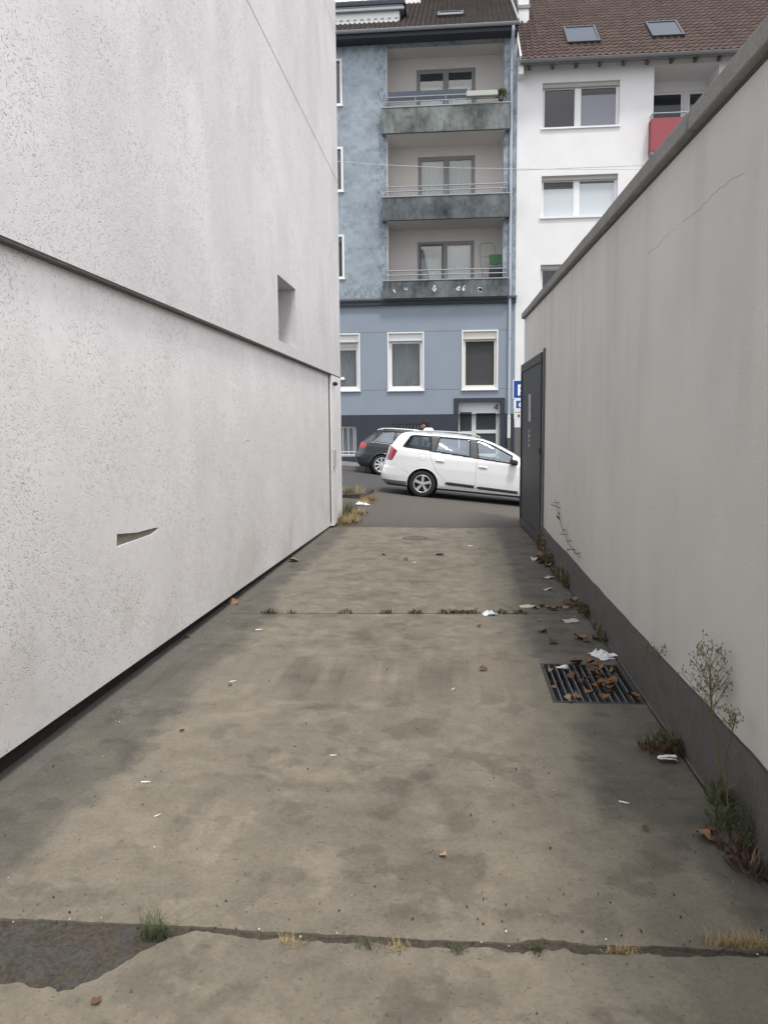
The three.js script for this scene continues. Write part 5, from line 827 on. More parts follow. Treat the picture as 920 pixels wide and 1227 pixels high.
  local('trousers', blobMesh(90, 0.55, [0, 0.54, 0], (x, y, z) => Math.max(trF(x, y, z) - 0.012, 0.10 - y, y - 0.99)), std(0.03, 0.035, 0.06, 0.9), t);
  for (const s of [1, -1]) local('shoe', new RoundedBoxGeometry(0.27, 0.085, 0.10, 3, 0.035).translate(-0.045, 0.043, s * 0.112), M.black, t);
  local('cap', [new THREE.SphereGeometry(0.106, 20, 10, 0, Math.PI * 2, 0, Math.PI * 0.5).scale(1.03, 1.0, 0.82).translate(-0.063, 1.570, 0), new THREE.CylinderGeometry(0.085, 0.085, 0.008, 20, 1, false).scale(1.0, 1, 0.85).rotateZ(0.12).translate(-0.173, 1.567, 0)], std(0.015, 0.014, 0.016, 0.9), t);
  local('hair', new THREE.SphereGeometry(0.099, 18, 12, 0, Math.PI * 2, Math.PI * 0.45, Math.PI * 0.28).scale(0.8, 1, 0.82).translate(-0.040, 1.550, 0), std(0.02, 0.015, 0.012, 0.9), t);
  local('beard', blobMesh(48, 0.11, [-0.05, 1.575, 0], (x, y, z) => Math.max(headF(x, y, z) - 0.006, y - 1.585 - 0.35 * (x + 0.06), 1.52 - y, -ell([-0.09, 1.583, 0], [0.02, 0.008, 0.024])(x, y, z)))  .translate(-0.075, -0.115, 0), std(0.05, 0.032, 0.024, 0.95), t);
}

/* ------------------------------------------------------------------ parking sign */
{
  const z = -26.15, [xl, yt] = onZ(614.3, 455.2, z), W = 0.6;
  const t = thing('parking_sign', 'blue parking sign with two small plates on a grey pole', 'sign', [xl + W / 2, roadY(xl) + 0.12, z]);
  const pole = std(0.28, 0.28, 0.28, 0.5, { metalness: 0.4 });
  part('pole', rod([xl + W / 2, roadY(xl) + 0.1, z - 0.04], [xl + W / 2, yt + 0.05, z - 0.04], 0.03, 10), pole, t);
  const print = (w, h, draw) => { const c = document.createElement('canvas'); c.width = w; c.height = h; draw(c.getContext('2d'), w, h); const x = new THREE.CanvasTexture(c); x.colorSpace = THREE.SRGBColorSpace; return new THREE.MeshStandardMaterial({ map: x, roughness: 0.45 }); };
  const plate = (name, x0, x1, y0, y1, m) => { const p = part(name, bx(x0, x1, y0, y1, z - 0.012, z, 0.004), std(0.7, 0.7, 0.7, 0.5), t); part('print', new THREE.PlaneGeometry(x1 - x0 - 0.01, y1 - y0 - 0.01).translate((x0 + x1) / 2, (y0 + y1) / 2, z + 0.0015), m, p); };
  plate('sign_plate', xl, xl + W, yt - W, yt, print(256, 256, (c, w, h) => { c.fillStyle = '#e8eef4'; c.fillRect(0, 0, w, h); c.fillStyle = '#0b3f94'; c.fillRect(10, 10, w - 20, h - 20); c.fillStyle = '#f2f5f8'; c.font = 'bold 210px sans-serif'; c.textAlign = 'center'; c.textBaseline = 'middle'; c.fillText('P', w * 0.43, h / 2 + 12); }));
  const y1 = yt - W - 0.03;
  plate('disc_plate', xl + 0.03, xl + 0.52, y1 - 0.30, y1, print(256, 160, (c, w, h) => { c.fillStyle = '#e6ebf0'; c.fillRect(0, 0, w, h); c.fillStyle = '#12479b'; c.fillRect(38, 14, 132, 132); c.fillStyle = '#dfe8f2'; c.beginPath(); c.moveTo(70, 96); c.lineTo(104, 34); c.lineTo(138, 96); c.fill(); c.fillRect(92, 80, 26, 48); }));
  plate('times_plate', xl + 0.04, xl + 0.52, y1 - 0.62, y1 - 0.33, print(256, 160, (c, w, h) => { c.fillStyle = '#dcdcd8'; c.fillRect(0, 0, w, h); c.fillStyle = '#3a3a3c'; for (let k = 0; k < 5; k++) c.fillRect(26 + k * 40, 30, 28, 16); c.fillStyle = '#6a4b55'; c.fillRect(60, 74, 40, 54); c.fillRect(120, 84, 70, 12); c.fillRect(120, 108, 50, 12); }));
}

/* ------------------------------------------------------------------ things on the balconies */
{
  const ZP = -27.9;
  { const [x0, y0] = onZ(558.5, 118.5, ZP), [x1] = onZ(596, 112, ZP); const t = thing('planter_box', 'long pale planter box hung on the top balcony rail', 'planter', [(x0 + x1) / 2, y0, ZP]);
    part('box', [bx(x0, x1, y0, y0 + 0.17, ZP + 0.02, ZP + 0.22, 0.02)], std(0.42, 0.44, 0.38, 0.7), t); part('bracket', [bx(x0 + 0.3, x0 + 0.33, y0 + 0.02, y0 + 0.2, ZP - 0.09, ZP + 0.02)], M.black, t);
    part('soil', bx(x0 + 0.02, x1 - 0.02, y0 + 0.165, y0 + 0.176, ZP + 0.04, ZP + 0.2), M.soil, t); }
  { const r = rngOf(41), gs = []; const [x0, y0] = onZ(600, 116, ZP); for (let i = 0; i < 90; i++) { const g = leafGeo(0.09 + 0.06 * r(), 0.05, 0.3); g.rotateX(-r() * 1.8); g.rotateY(r() * 6.3); g.translate(x0 + (r() - 0.5) * 0.36, y0 + 0.02 + (r() - 0.3) * 0.2, ZP + 0.02 + (r() - 0.5) * 0.16); gs.push(g); } const t = thing('potted_plant', 'small green plant in a dark pot beside the pale planter box', 'plant', [x0, y0 - 0.12, ZP]); part('leaves', gs, M.greenLeaf, t); part('pot', new THREE.CylinderGeometry(0.1, 0.08, 0.14, 14).translate(x0, y0 - 0.04, ZP - 0.0), M.frameBrown, t); }
  { const [x0, y0] = onZ(465, 118, ZP - 0.15), [x1, y1] = onZ(560, 108, ZP - 0.15); solo('balcony_screen', bx(x0, x1, y1 - 0.28, y1 + 0.05, ZP - 0.16, ZP - 0.145), std(0.085, 0.10, 0.125, 0.9, { bumpMap: grain2, bumpScale: 0.01 }), 'dark blue fabric screen tied behind the top balcony rail', 'screen'); }
  { // folding chair with green seat leaning in the lowest loggia
    const z = ZF - 0.55, [xa, ya] = onZ(575, 292, z), [xb] = onZ(592, 291, z), [xc, yc] = onZ(598, 325, z), t = thing('folding_chair', 'folded garden chair with green seat leaning in the lowest loggia', 'chair', [xb, 6.03, z]);
    part('frame', [tube([[xa + 0.12, 6.04, z + 0.05], [xa + 0.06, 7.0, z - 0.1], [xa, ya, z - 0.25], [xb, ya + 0.02, z - 0.25], [xb + 0.1, 7.0, z - 0.1], [xb + 0.16, 6.04, z + 0.05]], 0.014, 6, 50), rod([xa + 0.05, ya - 0.42, z - 0.16], [xb + 0.07, ya - 0.40, z - 0.16], 0.012), tube([[xa + 0.06, 7.0, z - 0.1], [xa + 0.3, 6.6, z], [xa + 0.35, 6.04, z]], 0.013, 6, 12), tube([[xb + 0.08, 7.0, z - 0.1], [xb + 0.4, 6.6, z], [xb + 0.45, 6.04, z]], 0.013, 6, 12)], M.frameGrey, t);
    part('seat', new RoundedBoxGeometry(0.42, 0.36, 0.06, 2, 0.02).rotateX(-0.25).translate(xb + 0.04, ya - 0.55, z + 0.02), M.green, t);
    part('armrest', [new RoundedBoxGeometry(0.07, 0.5, 0.05, 2, 0.02).rotateZ(-0.15).translate(xb + 0.33, ya - 0.45, z + 0.03)], M.green, t); }
  { const z = ZF - 0.2, [x0, y0] = onZ(586, 330, z), [x1, y1] = onZ(602, 319, z); solo('storage_crate', [bx(x0, x1, 6.03, y1, z - 0.35, z, 0.01)], M.black, 'black storage crate behind the rail of the lowest loggia', 'crate'); }
}

{ // ornaments on the window boards of the ground floor
  const z = ZF - 0.225, [x0, y0] = onZ(410.5, 459, z), t = thing('table_lamp', 'white round table lamp behind the pane of the window nearest the white building', 'lamp', [x0, y0, z]);
  local('shade', new THREE.SphereGeometry(0.10, 16, 10, 0, 6.3, 0, 1.7).translate(0, 0.12, 0), M.pvc, t); local('stand', new THREE.CylinderGeometry(0.03, 0.06, 0.14, 12).translate(0, 0.05, 0), M.frameGrey, t);
  const [x1, y1] = onZ(488, 458, z), f = thing('window_ornament', 'small dark figurine pair behind the curtained window pane', 'figurine', [x1, y1, z]);
  for (const o of [-0.06, 0.05]) { local('figurine', [new THREE.CylinderGeometry(0.015, 0.045, 0.12, 10).translate(o, 0.06, 0), new THREE.SphereGeometry(0.03, 10, 8).translate(o, 0.14, 0)], M.frameGrey, f); }
}

/* ------------------------------------------------------------------ weeds, grass, leaves and litter */
function leafGeo(L, W, bend = 0.2) { const p = [], ii = []; const n = 4; for (let i = 0; i <= n; i++) { const t = i / n, w = W / 2 * Math.sin(Math.PI * Math.min(0.98, t * 0.9 + 0.08)), y = bend * L * t * t; p.push(-w, y + w * 0.35, t * L, 0, y, t * L, w, y + w * 0.35, t * L); } for (let i = 0; i < n; i++) for (let j = 0; j < 2; j++) { const a = i * 3 + j; ii.push(a, a + 3, a + 1, a + 1, a + 3, a + 4); } const g = new THREE.BufferGeometry(); g.setAttribute('position', new THREE.Float32BufferAttribute(p, 3)); g.setIndex(ii); g.computeVertexNormals(); return g; }
function blade(L, W, lean) { const p = [], ii = [], n = 3; for (let i = 0; i <= n; i++) { const t = i / n, w = W / 2 * (1 - t * 0.92); p.push(-w, L * t * (1 - 0.3 * lean * t), lean * L * t * t, w, L * t * (1 - 0.3 * lean * t), lean * L * t * t); } for (let i = 0; i < n; i++) ii.push(2 * i, 2 * i + 1, 2 * i + 2, 2 * i + 1, 2 * i + 3, 2 * i + 2); const g = new THREE.BufferGeometry(); g.setAttribute('position', new THREE.Float32BufferAttribute(p, 3)); g.setIndex(ii); g.computeVertexNormals(); return g; }
function tuftGeo(seed, n, h, rx, rz, w = 0.004) { const r = rngOf(seed), gs = []; for (let i = 0; i < n; i++) { const g = blade(h * (0.45 + 0.75 * r()), w * (0.7 + 0.6 * r()), 0.15 + 0.9 * r()); g.rotateY(r() * 6.283); g.translate((r() - 0.5) * 2 * rx * Math.sqrt(r()), 0, (r() - 0.5) * 2 * rz * Math.sqrt(r())); gs.push(g); } return merge(gs); }
function clumpGeo(seed, n, rx, ry, rz, L, W) { const r = rngOf(seed), gs = []; for (let i = 0; i < n; i++) { const a = r() * 6.283, q = Math.sqrt(r()), y = ry * r() * (1 - 0.6 * q); const g = leafGeo(L * (0.5 + 0.8 * r()), W * (0.6 + 0.7 * r()), 0.2 + 0.3 * r()); g.rotateX(-(0.1 + 1.1 * r())); g.rotateZ((r() - 0.5) * 0.8); g.rotateY(-a + Math.PI / 2 + (r() - 0.5)); g.translate(Math.cos(a) * rx * q, 0.004 + y, Math.sin(a) * rz * q); gs.push(g); } return merge(gs); }
function wallStem(pxs, x) { return pxs.map(([a, b, dx = 0]) => { const [z, y] = onX(a, b, x + dx); return [x + dx, Math.max(0.0, y), z]; }); }
function spray(r, top, base, n, len, budMat) { // fine branches with buds, on the upper part of a stem
  const A = V3(...base), B = V3(...top), br = [], bd = [];
  for (let i = 0; i < n; i++) {
    const t = r(), p = A.clone().lerp(B, t), az = r() * 6.283, L = len * (0.4 + 0.8 * r()) * (1 - 0.45 * t);
    const d = V3(Math.cos(az) * 0.5, 0.45 + 0.5 * r(), Math.sin(az) * 1.0).normalize(), e = p.clone().addScaledVector(d, L); if (e.x > RX - 0.02) e.x = RX - 0.02 - 0.02 * r();
    br.push(rod([p.x, p.y, p.z], [e.x, e.y, e.z], 0.0009, 3));
    for (let k = 0; k < 4; k++) { const f = e.clone().add(V3((r() - 0.5) * 0.05, (r() - 0.2) * 0.045, (r() - 0.5) * 0.06)); if (f.x > RX - 0.015) f.x = RX - 0.015; br.push(rod([e.x, e.y, e.z], [f.x, f.y, f.z], 0.0007, 3)); const s = new THREE.ConeGeometry(0.0028 + 0.0012 * r(), 0.011, 4); s.translate(f.x, f.y, f.z); bd.push(s); }
  }
  return [br, bd];
}
{
  const budMat = std(0.19, 0.165, 0.085, 0.9), budDry = std(0.30, 0.24, 0.13, 0.9), yellow = std(0.6, 0.5, 0.05, 0.8);
  { // the big one by the painted foot
    const r = rngOf(101), x = RX - 0.06; const st = wallStem([[872, 968, 0], [860, 915], [854, 870], [851, 830], [850, 800]], x), s2 = wallStem([[872, 968, -0.02], [868, 915, -0.02], [876, 880, -0.01], [881, 858, 0]], x), s3 = wallStem([[872, 968], [862, 920, -0.05], [858, 880, -0.06]], x);
    const t = thing('tall_weed', 'tall wiry weed with a wide dry flower spray against the grey wall', 'weed', [st[0][0], 0, st[0][2]]);
    part('stem', [tube(st, 0.0032, 5, 24), tube(s2, 0.0024, 5, 20), tube(s3, 0.002, 5, 14)], M.stem, t);
    const [b1, d1] = spray(r, [st[4][0], st[4][1] + 0.03, st[4][2]], st[2], 62, 0.19), [b2, d2] = spray(r, s2[3], s2[2], 12, 0.05);
    part('twigs', [...b1, ...b2], M.stem, t); part('flower_buds', [...d1, ...d2], budMat, t).userData.kind = 'stuff';
    const [zc, yc] = onX(868, 945, x); part('leaves', (() => { const g = clumpGeo(55, 150, 0.045, 0.24, 0.07, 0.045, 0.008); g.translate(x - 0.02, 0.0, st[0][2] - 0.02); return g; })(), M.greenLeaf, t);
    part('leaves', (() => { const g = clumpGeo(56, 60, 0.04, 0.10, 0.05, 0.05, 0.014); g.translate(x - 0.0, 0.06, st[0][2] - 0.10); return g; })(), M.oliveLeaf, t);
  }
  { const [z] = onX(878, 985, RX - 0.07); const t = thing('withered_weed', 'withered dark red weed at the foot of the tall wiry weed', 'weed', [RX - 0.085, 0, z + 0.03]); local('leaves', clumpGeo(57, 60, 0.06, 0.03, 0.08, 0.04, 0.02), M.redLeaf, t); }
  { const r = rngOf(102), x = RX - 0.05; const st = wallStem([[806, 888], [796, 855], [787, 820], [779, 792], [773, 774]], x);
    const t = thing('tall_weed', 'single slender weed stem rising from a leafy rosette beside the drain grate', 'weed', [st[0][0], 0, st[0][2]]);
    part('stem', tube(st, 0.0026, 5, 20), M.stem, t); const [b, d] = spray(r, st[4], st[3], 12, 0.05), [b2, d2] = spray(r, wallStem([[797, 782]], x)[0], st[3], 10, 0.05); part('twigs', [...b, ...b2], M.stem, t); part('flower_buds', [...d, ...d2], budMat, t).userData.kind = 'stuff';
    part('leaves', (() => { const g = clumpGeo(58, 90, 0.065, 0.06, 0.075, 0.055, 0.018); g.translate(st[0][0] - 0.02, 0, st[0][2]); return g; })(), M.oliveLeaf, t);
    part('withered_leaves', (() => { const g = clumpGeo(59, 40, 0.08, 0.02, 0.06, 0.05, 0.03); g.translate(st[0][0] - 0.07, 0, st[0][2] + 0.03); return g; })(), M.leafC, t); }
  { const r = rngOf(103), x = RX - 0.03; const st = wallStem([[897, 1030], [894, 1000], [893, 975], [895, 945]], x), t = thing('feathery_weed', 'thin feathery green weed growing from the wall crack', 'weed', [st[0][0], 0, st[0][2]]); part('stem', tube(st, 0.0018, 4, 12), M.stem, t); const [b, d] = spray(r, st[2], st[0], 40, 0.05); part('twigs', [...b, ...d], M.greenLeaf, t); }
  { const [x, z] = onG(902, 1048); const t = thing('withered_weed', 'dead dark weed lying over the crack at the wall foot', 'weed', [x, 0, z]); local('leaves', clumpGeo(60, 70, 0.06, 0.03, 0.06, 0.06, 0.014), M.redLeaf, t); local('stalks', tuftGeo(61, 16, 0.12, 0.03, 0.03, 0.003), M.dryGrass, t); }
  { // climbing sprig beside the gate post
    const x = RX - 0.03, st = wallStem([[694, 668], [680, 650], [673, 632], [668, 612], [664.5, 598]], x), t = thing('leafy_sprig', 'upright leafy sprig against the grey wall beside the gate post', 'weed', [st[0][0], 0, st[0][2]]); const gs = []; const r = rngOf(104); const c = new THREE.CatmullRomCurve3(st.map((p) => V3(...p)));
    for (let i = 0; i <= 9; i++) { const p = c.getPoint(Math.min(1, (i + 0.5 * r()) / 9)); for (const s of [-1, 1]) { if (r() < 0.25) continue; const g = leafGeo(0.05 + 0.07 * r(), 0.035, -0.3 + 0.5 * r()); g.rotateX((r() - 0.5) * 0.8); g.rotateY(s > 0 ? 0.2 + r() : Math.PI + r()); g.translate(p.x - 0.005, p.y, p.z); gs.push(g); } }
    part('stem', tube(st, 0.003, 5, 24), M.stem, t); part('leaves', gs, M.greenLeaf, t); }
  // weed drift between gate and slab joint
  let k = 0; for (const [px, py, rx, ry, rz, n, m, lb] of [[661, 662, 0.09, 0.42, 0.22, 260, 'oliveLeaf', 'brownish weed clump right below the gate post'], [671, 676, 0.11, 0.22, 0.26, 260, 'greenLeaf', 'green weed clump among the leaf drift by the gate'], [682, 692, 0.09, 0.16, 0.26, 240, 'oliveLeaf', 'olive weed clump at the end of the leaf drift'], [690, 703, 0.07, 0.16, 0.16, 140, 'greenLeaf', 'small dark green weed clump before the slab joint'], [703, 737, 0.07, 0.12, 0.12, 200, 'greenLeaf', 'round green weed clump at the slab joint and wall'], [724, 768, 0.05, 0.06, 0.10, 90, 'oliveLeaf', 'low weed clump behind the crumpled tissue'], [716, 757, 0.04, 0.05, 0.08, 60, 'redLeaf', 'low reddish weed clump near the crumpled tissue']]) {
    const [x, z] = onG(px, py); const t = thing('weed_clump', lb, 'weed', [Math.min(x, RX - rx * 0.55), 0, z]); local('leaves', clumpGeo(200 + k, Math.round(n * 0.5), rx * 0.7, ry * 0.8, rz, 0.045, 0.014), M[m], t); local('stalks', tuftGeo(230 + k, 24, ry * 1.2 + 0.05, rx * 0.6, rz * 0.7, 0.003), k % 2 ? M.stem : M.dryGrass, t); k++;
  }
  // grass and moss in the joints
  const joint = [[187, 1122, 46, 0.075, 0.05, 'greenLeaf', 'bright green grass tuft at the corner of the asphalt patch'], [350, 1131, 26, 0.03, 0.05, 'dryGrass', 'dry straw tuft in the near joint beside the green moss'], [440, 1134, 24, 0.03, 0.035, 'greenLeaf', 'small green grass tuft in the near joint'], [476, 1136, 30, 0.025, 0.045, 'dryGrass', 'small dry grass tuft in the near joint'], [548, 1141, 20, 0.025, 0.03, 'greenLeaf', 'tiny green moss tuft in the middle of the near joint'], [645, 1139, 22, 0.04, 0.025, 'oliveLeaf', 'olive grass tuft at the chipped slab edge'], [745, 1139, 40, 0.025, 0.06, 'dryGrass', 'flat straw tuft in the near joint'], [884, 1132, 110, 0.04, 0.10, 'dryGrass', 'wide mat of dry straw grass near the grey wall']];
  joint.forEach(([px, py, n, h, rx, m, lb], i) => { const [x, z] = onG(px, py); const t = thing('grass_tuft', lb, 'grass', [x, -0.012, z]); local('blades', tuftGeo(300 + i, n * 3, h * 1.35, rx * 1.2, 0.026, 0.0034), M[m], t); });
  const mid = [[327, 731, 60, 0.06], [350, 735, 24, 0.03], [413, 737, 40, 0.05], [462, 738, 44, 0.05], [498, 738, 50, 0.05], [536, 737, 60, 0.07], [552, 736, 60, 0.07], [567, 736.5, 40, 0.06], [600, 736, 40, 0.05], [623, 735, 40, 0.05]];
  mid.forEach(([px, py, n, r], i) => { const [x] = onG(px, py); const t = thing('joint_weed', 'small moss green weed in the far slab joint', 'weed', [x, -0.008, zMid(x)], 'weeds in the far slab joint'); local('leaves', clumpGeo(330 + i, n, r * 1.2, 0.035, 0.022, 0.026, 0.012), i % 3 ? M.oliveLeaf : M.greenLeaf, t); });
}
// overgrown corner by the street
{
  const t = thing('planter_kerb', 'low dark stone edging of the overgrown bed at the street corner', 'kerb', [-3.4, 0, -16.8]);
  let k = 0; for (let x = -4.9; x < -1.96; x += 0.5) { const x1 = Math.min(x + 0.49, -1.95); part('stone', bx(x, x1, -0.05, 0.19 + 0.012 * (k++ % 3), -16.95, -16.78, 0.02), M.kerbDark, t); }
  for (let z = -17.0; z > -18.2; z -= 0.5) part('stone', bx(-2.13, -1.97, -0.05, 0.2, z - 0.48, z, 0.02), M.kerbDark, t);
  structure('bed_soil', bx(-5, -2.13, 0.0, 0.17, -18.2, -16.95), M.soil);
  const tufts = [[405, 628, 0.30, 'greenLeaf', 'green grass tuft at the foot of the white building corner'], [414, 629, 0.22, 'dryGrass', 'straw coloured grass tuft beside the corner of the white building'], [424, 626, 0.20, 'dryGrass', 'dry grass tuft where the concrete meets the paving'], [410, 619, 0.36, 'greenLeaf', 'taller green grass tuft before the dark edging stones'], [420, 615, 0.26, 'oliveLeaf', 'olive grass tuft below the dark edging stones'], [430, 617, 0.14, 'dryGrass', 'sparse straw tuft on the paving near the white paper bag'], [437, 604, 0.22, 'dryGrass', 'dry grass tuft at the end of the edging stones'], [443, 600, 0.16, 'leafB', 'rusty dry tuft at the road side end of the edging']];
  tufts.forEach(([px, py, h, m, lb], i) => { const [x, y, z] = onPave(px, py); const o = thing('grass_tuft', lb, 'grass', [x, y, z]); local('blades', tuftGeo(400 + i, 150, h, 0.13, 0.18, 0.007), M[m], o); local('dead_leaves', clumpGeo(420 + i, 40, 0.16, 0.05, 0.2, 0.06, 0.03), i % 2 ? M.leafB : M.leafD, o); });
  const top = [[412, 590, 'dryGrass', 'pale dry grass tuft on top of the stone edged bed'], [420, 591, 'greenLeaf', 'green grass tuft on top of the stone edged bed'], [427, 591, 'dryGrass', 'thin straw tuft at the outer end of the stone edged bed']];
  top.forEach(([px, py, m, lb], i) => { const [x, z] = onG(px, py, 0.18); const o = thing('grass_tuft', lb, 'grass', [Math.min(x, -2.16), 0.17, clamp(z, -17.9, -17.05)]); local('blades', tuftGeo(440 + i, 140, 0.2, 0.2, 0.2, 0.007), M[m], o); });
}
// dead leaves
{
  const mats = [M.leafA, M.leafB, M.leafC, M.leafD], geos = []; const r = rngOf(88);
  for (let v = 0; v < 5; v++) { const n = 6, p = [], ii = [], cu = 0.25 + 0.5 * r(); for (let i = 0; i <= n; i++) { const t = i / n, w = 0.40 * Math.pow(Math.sin(Math.PI * (0.03 + 0.94 * t)), 0.9), wl = w * (0.55 + 0.8 * r()), wr = w * (0.55 + 0.8 * r()); for (let j = -1; j <= 1; j++) { const u = j < 0 ? -wl : j > 0 ? wr : 0; p.push(u + 0.1 * (t - 0.5) ** 2, cu * (u * u * 2.6 + 0.5 * (t - 0.5) ** 2) + 0.10 * r() * Math.abs(j), t - 0.5); } } for (let i = 0; i < n; i++) for (let j = 0; j < 2; j++) { const a = i * 3 + j; ii.push(a, a + 3, a + 1, a + 1, a + 3, a + 4); } let g = new THREE.BufferGeometry(); g.setAttribute('position', new THREE.Float32BufferAttribute(p, 3)); g.setIndex(ii); g.computeVertexNormals(); geos.push(g); }
  const leaf = (x, y, z, s, mi, label, group) => { const m = solo('dead_leaf', geos[Math.floor(r() * 5)], mats[mi], label, 'leaf', [x, y + 0.004, z], group); m.rotation.set((r() - 0.5) * 0.7, r() * 6.3, (r() - 0.5) * 0.7); m.scale.setScalar(s); };
  for (let i = 0; i < 25; i++) { const u = 0.62 + 0.30 * (r() + r() + r() - 1.5) , v = 0.5 + 0.6 * (r() + r() + r() - 1.5) * 0.8; leaf(clamp(lerp(GR.x0, GR.x1, u), GR.x0 + 0.03, GR.x1 - 0.03), 0.004 + 0.02 * r(), clamp(lerp(GR.z0, GR.z1, v), GR.z1 + 0.03, GR.z0 - 0.03), 0.05 + 0.045 * r(), r() < 0.55 ? 0 : r() < 0.5 ? 2 : 1, 'rusty brown dead leaf lying on the drain grate', 'leaves on the drain grate'); }
  for (const [px, py] of [[652, 790 + 10], [660, 805], [664, 826], [680, 838], [684, 842], [690, 836], [706, 799], [720, 800]]) { const [x, z] = onG(px, py); leaf(clamp(x, GR.x0, GR.x1), 0.004, clamp(z, GR.z1, GR.z0), 0.03 + 0.03 * r(), r() < 0.5 ? 1 : 3, 'pale curled leaf fragment at the rim of the drain grate', 'pale leaf bits on the grate'); }
  for (let i = 0; i < 90; i++) { const px = 640 + 46 * r(), py = 655 + 60 * r() * ((px - 620) / 66); const [x, z] = onG(px + 4, py); if (x < 0.75 || x > RX - 0.02) continue; leaf(x, 0.003, z, 0.05 + 0.06 * r(), Math.floor(r() * 4), 'dead leaf in the drift along the wall below the gate', 'leaf drift below the gate'); }
  for (const [px, py, s, c] of [[650, 727, 0.07, 2], [658, 730, 0.08, 1], [664, 731, 0.09, 3], [672, 728, 0.07, 0], [679, 724, 0.09, 2], [686, 722, 0.08, 0], [692, 719, 0.08, 3], [677, 730, 0.07, 3], [684, 729, 0.06, 2], [690, 727, 0.07, 0], [641, 729, 0.06, 3]]) { const [x, z] = onG(px, py); leaf(Math.min(x, RX - 0.02), 0.003, z, s, c, 'brown dead leaf in the row along the far slab joint', 'leaf row on the slab joint'); }
  const single = [[650, 758, 0.09, 1, 'tan dead leaf on dark concrete between joint and grate'], [645, 744, 0.05, 1, 'small tan leaf just below the slab joint'], [695, 766, 0.12, 1, 'broad tan leaf next to the crumpled tissue'], [702, 769, 0.07, 2, 'dark leaf touching the broad tan leaf'], [713, 767, 0.08, 2, 'dark curled leaf at the wall near the crumpled tissue'], [662, 771, 0.09, 2, 'long dark leaf lying above the grate'], [843, 1005, 0.085, 1, 'folded orange leaf beside the withered red weed'], [850, 998, 0.05, 0, 'small brown leaf behind the folded orange leaf'], [531, 1027, 0.035, 3, 'tiny yellow leaf alone on the near slab'], [579, 803, 0.06, 2, 'dark curled leaf alone on the middle slab'], [574, 751, 0.05, 2, 'dark leaf crumb below the blue white packet'], [460, 665, 0.09, 2, 'dark leaf on the far slab near the round cover'], [486, 671, 0.08, 2, 'flat brown leaf in the middle of the far slab'], [280, 724, 0.10, 1, 'curled tan leaf at the foot of the white wall'], [352, 673, 0.14, 3, 'pale curled leaf by the white wall on the far slab'], [225, 765, 0.06, 2, 'brown leaf in the dirt under the white wall'], [218, 877, 0.03, 2, 'small dark leaf on the middle slab by the white wall'], [276, 822, 0.03, 2, 'tiny dark leaf fragment below the white cigarette end'], [773, 995, 0.03, 2, 'tiny dark leaf fragment near the folded orange leaf'], [116, 1202, 0.03, 2, 'tiny dark leaf below the asphalt patch']];
  for (const [px, py, s, c, lb] of single) { const [x, z] = onG(px, py); leaf(Math.min(x, RX - 0.03), 0.003, z, s, c, lb); }
  // litter
  const crumple = (seed, a, b, c, k = 0.4) => { const rr = rngOf(seed), dirs = Array.from({ length: 14 }, () => V3(rr() - 0.5, rr() - 0.5, rr() - 0.5).normalize()); const g = new THREE.IcosahedronGeometry(1, 3); const p = g.attributes.position; for (let i = 0; i < p.count; i++) { const v = V3().fromBufferAttribute(p, i).normalize(); let d = 1; for (const q of dirs) d = Math.min(d, (0.55 + 0.4 * ((q.x * 7 + 9) % 1)) / Math.max(0.05, v.dot(q))); d = lerp(1, d, k); v.multiplyScalar(d); p.setXYZ(i, v.x * a, Math.max(-c * 0.5, v.y * c), v.z * b); } g.deleteAttribute('normal'); const o = mergeVertices(g, 1e-4).toNonIndexed(); o.computeVertexNormals(); o.translate(0, c * 0.5, 0); return o; };
  const flat = (seed, w, d, lift) => { const g = new THREE.PlaneGeometry(w, d, 8, 8).rotateX(-Math.PI / 2), p = g.attributes.position; for (let i = 0; i < p.count; i++) { const x = p.getX(i), z = p.getZ(i); p.setXYZ(i, x + 0.012 * (fbm(x * 30 + seed, z * 30, 2) - 0.5), 0.002 + lift * Math.abs(fbm(x * 14 + seed * 3, z * 14 + seed, 3) - 0.45) * 2, z); } g.computeVertexNormals(); return g; };
  const wad = (seed, w, d, h) => { const g = new THREE.PlaneGeometry(w, d, 16, 16).rotateX(-Math.PI / 2), p = g.attributes.position; for (let i = 0; i < p.count; i++) { const x = p.getX(i), z = p.getZ(i), rr = Math.min(1, Math.hypot(x / w, z / d) * 2), n1 = Math.abs(fbm(x * 22 + seed * 7, z * 22 + seed, 3) - 0.5) * 4, n2 = fbm(x * 40 + seed, z * 40 + 9, 3) - 0.5; p.setXYZ(i, x * (1 - 0.35 * n1 * 0.4) + 0.03 * n2, 0.003 + h * clamp(1.05 - rr * rr) * (0.35 + n1) * 0.7, z + 0.03 * (fbm(x * 30, z * 30 + seed, 2) - 0.5)); } const o = g.toNonIndexed(); o.computeVertexNormals(); return o; };
  const at = (px, py, y = 0) => { const [x, z] = onG(px, py, y); return [x, y, z]; };
  const P = (name, geo, mat, label, cat, pos, ry = 0) => { const m = solo(name, geo, mat, label, cat, pos); m.rotation.y = ry; return m; };
  P('crumpled_tissue', [wad(1, 0.15, 0.11, 0.05), wad(2, 0.12, 0.12, 0.035).translate(-0.01, 0, 0.06), flat(31, 0.10, 0.07, 0.03).translate(0.02, 0.012, 0.07)], M.paper, 'crumpled white tissue on the concrete above the drain grate', 'tissue', at(719, 785, 0.002), 0.4);
  P('paper_sheet', flat(3, 0.14, 0.11, 0.03), M.paperGrey, 'flat grey white paper sheet beside the slab joint weeds', 'paper', at(683, 744.5), 0.25);
  P('paper_scrap', wad(4, 0.17, 0.10, 0.022), M.paperCream, 'cream coloured crumpled paper on the slab joint', 'paper', at(633, 727), 0.1);
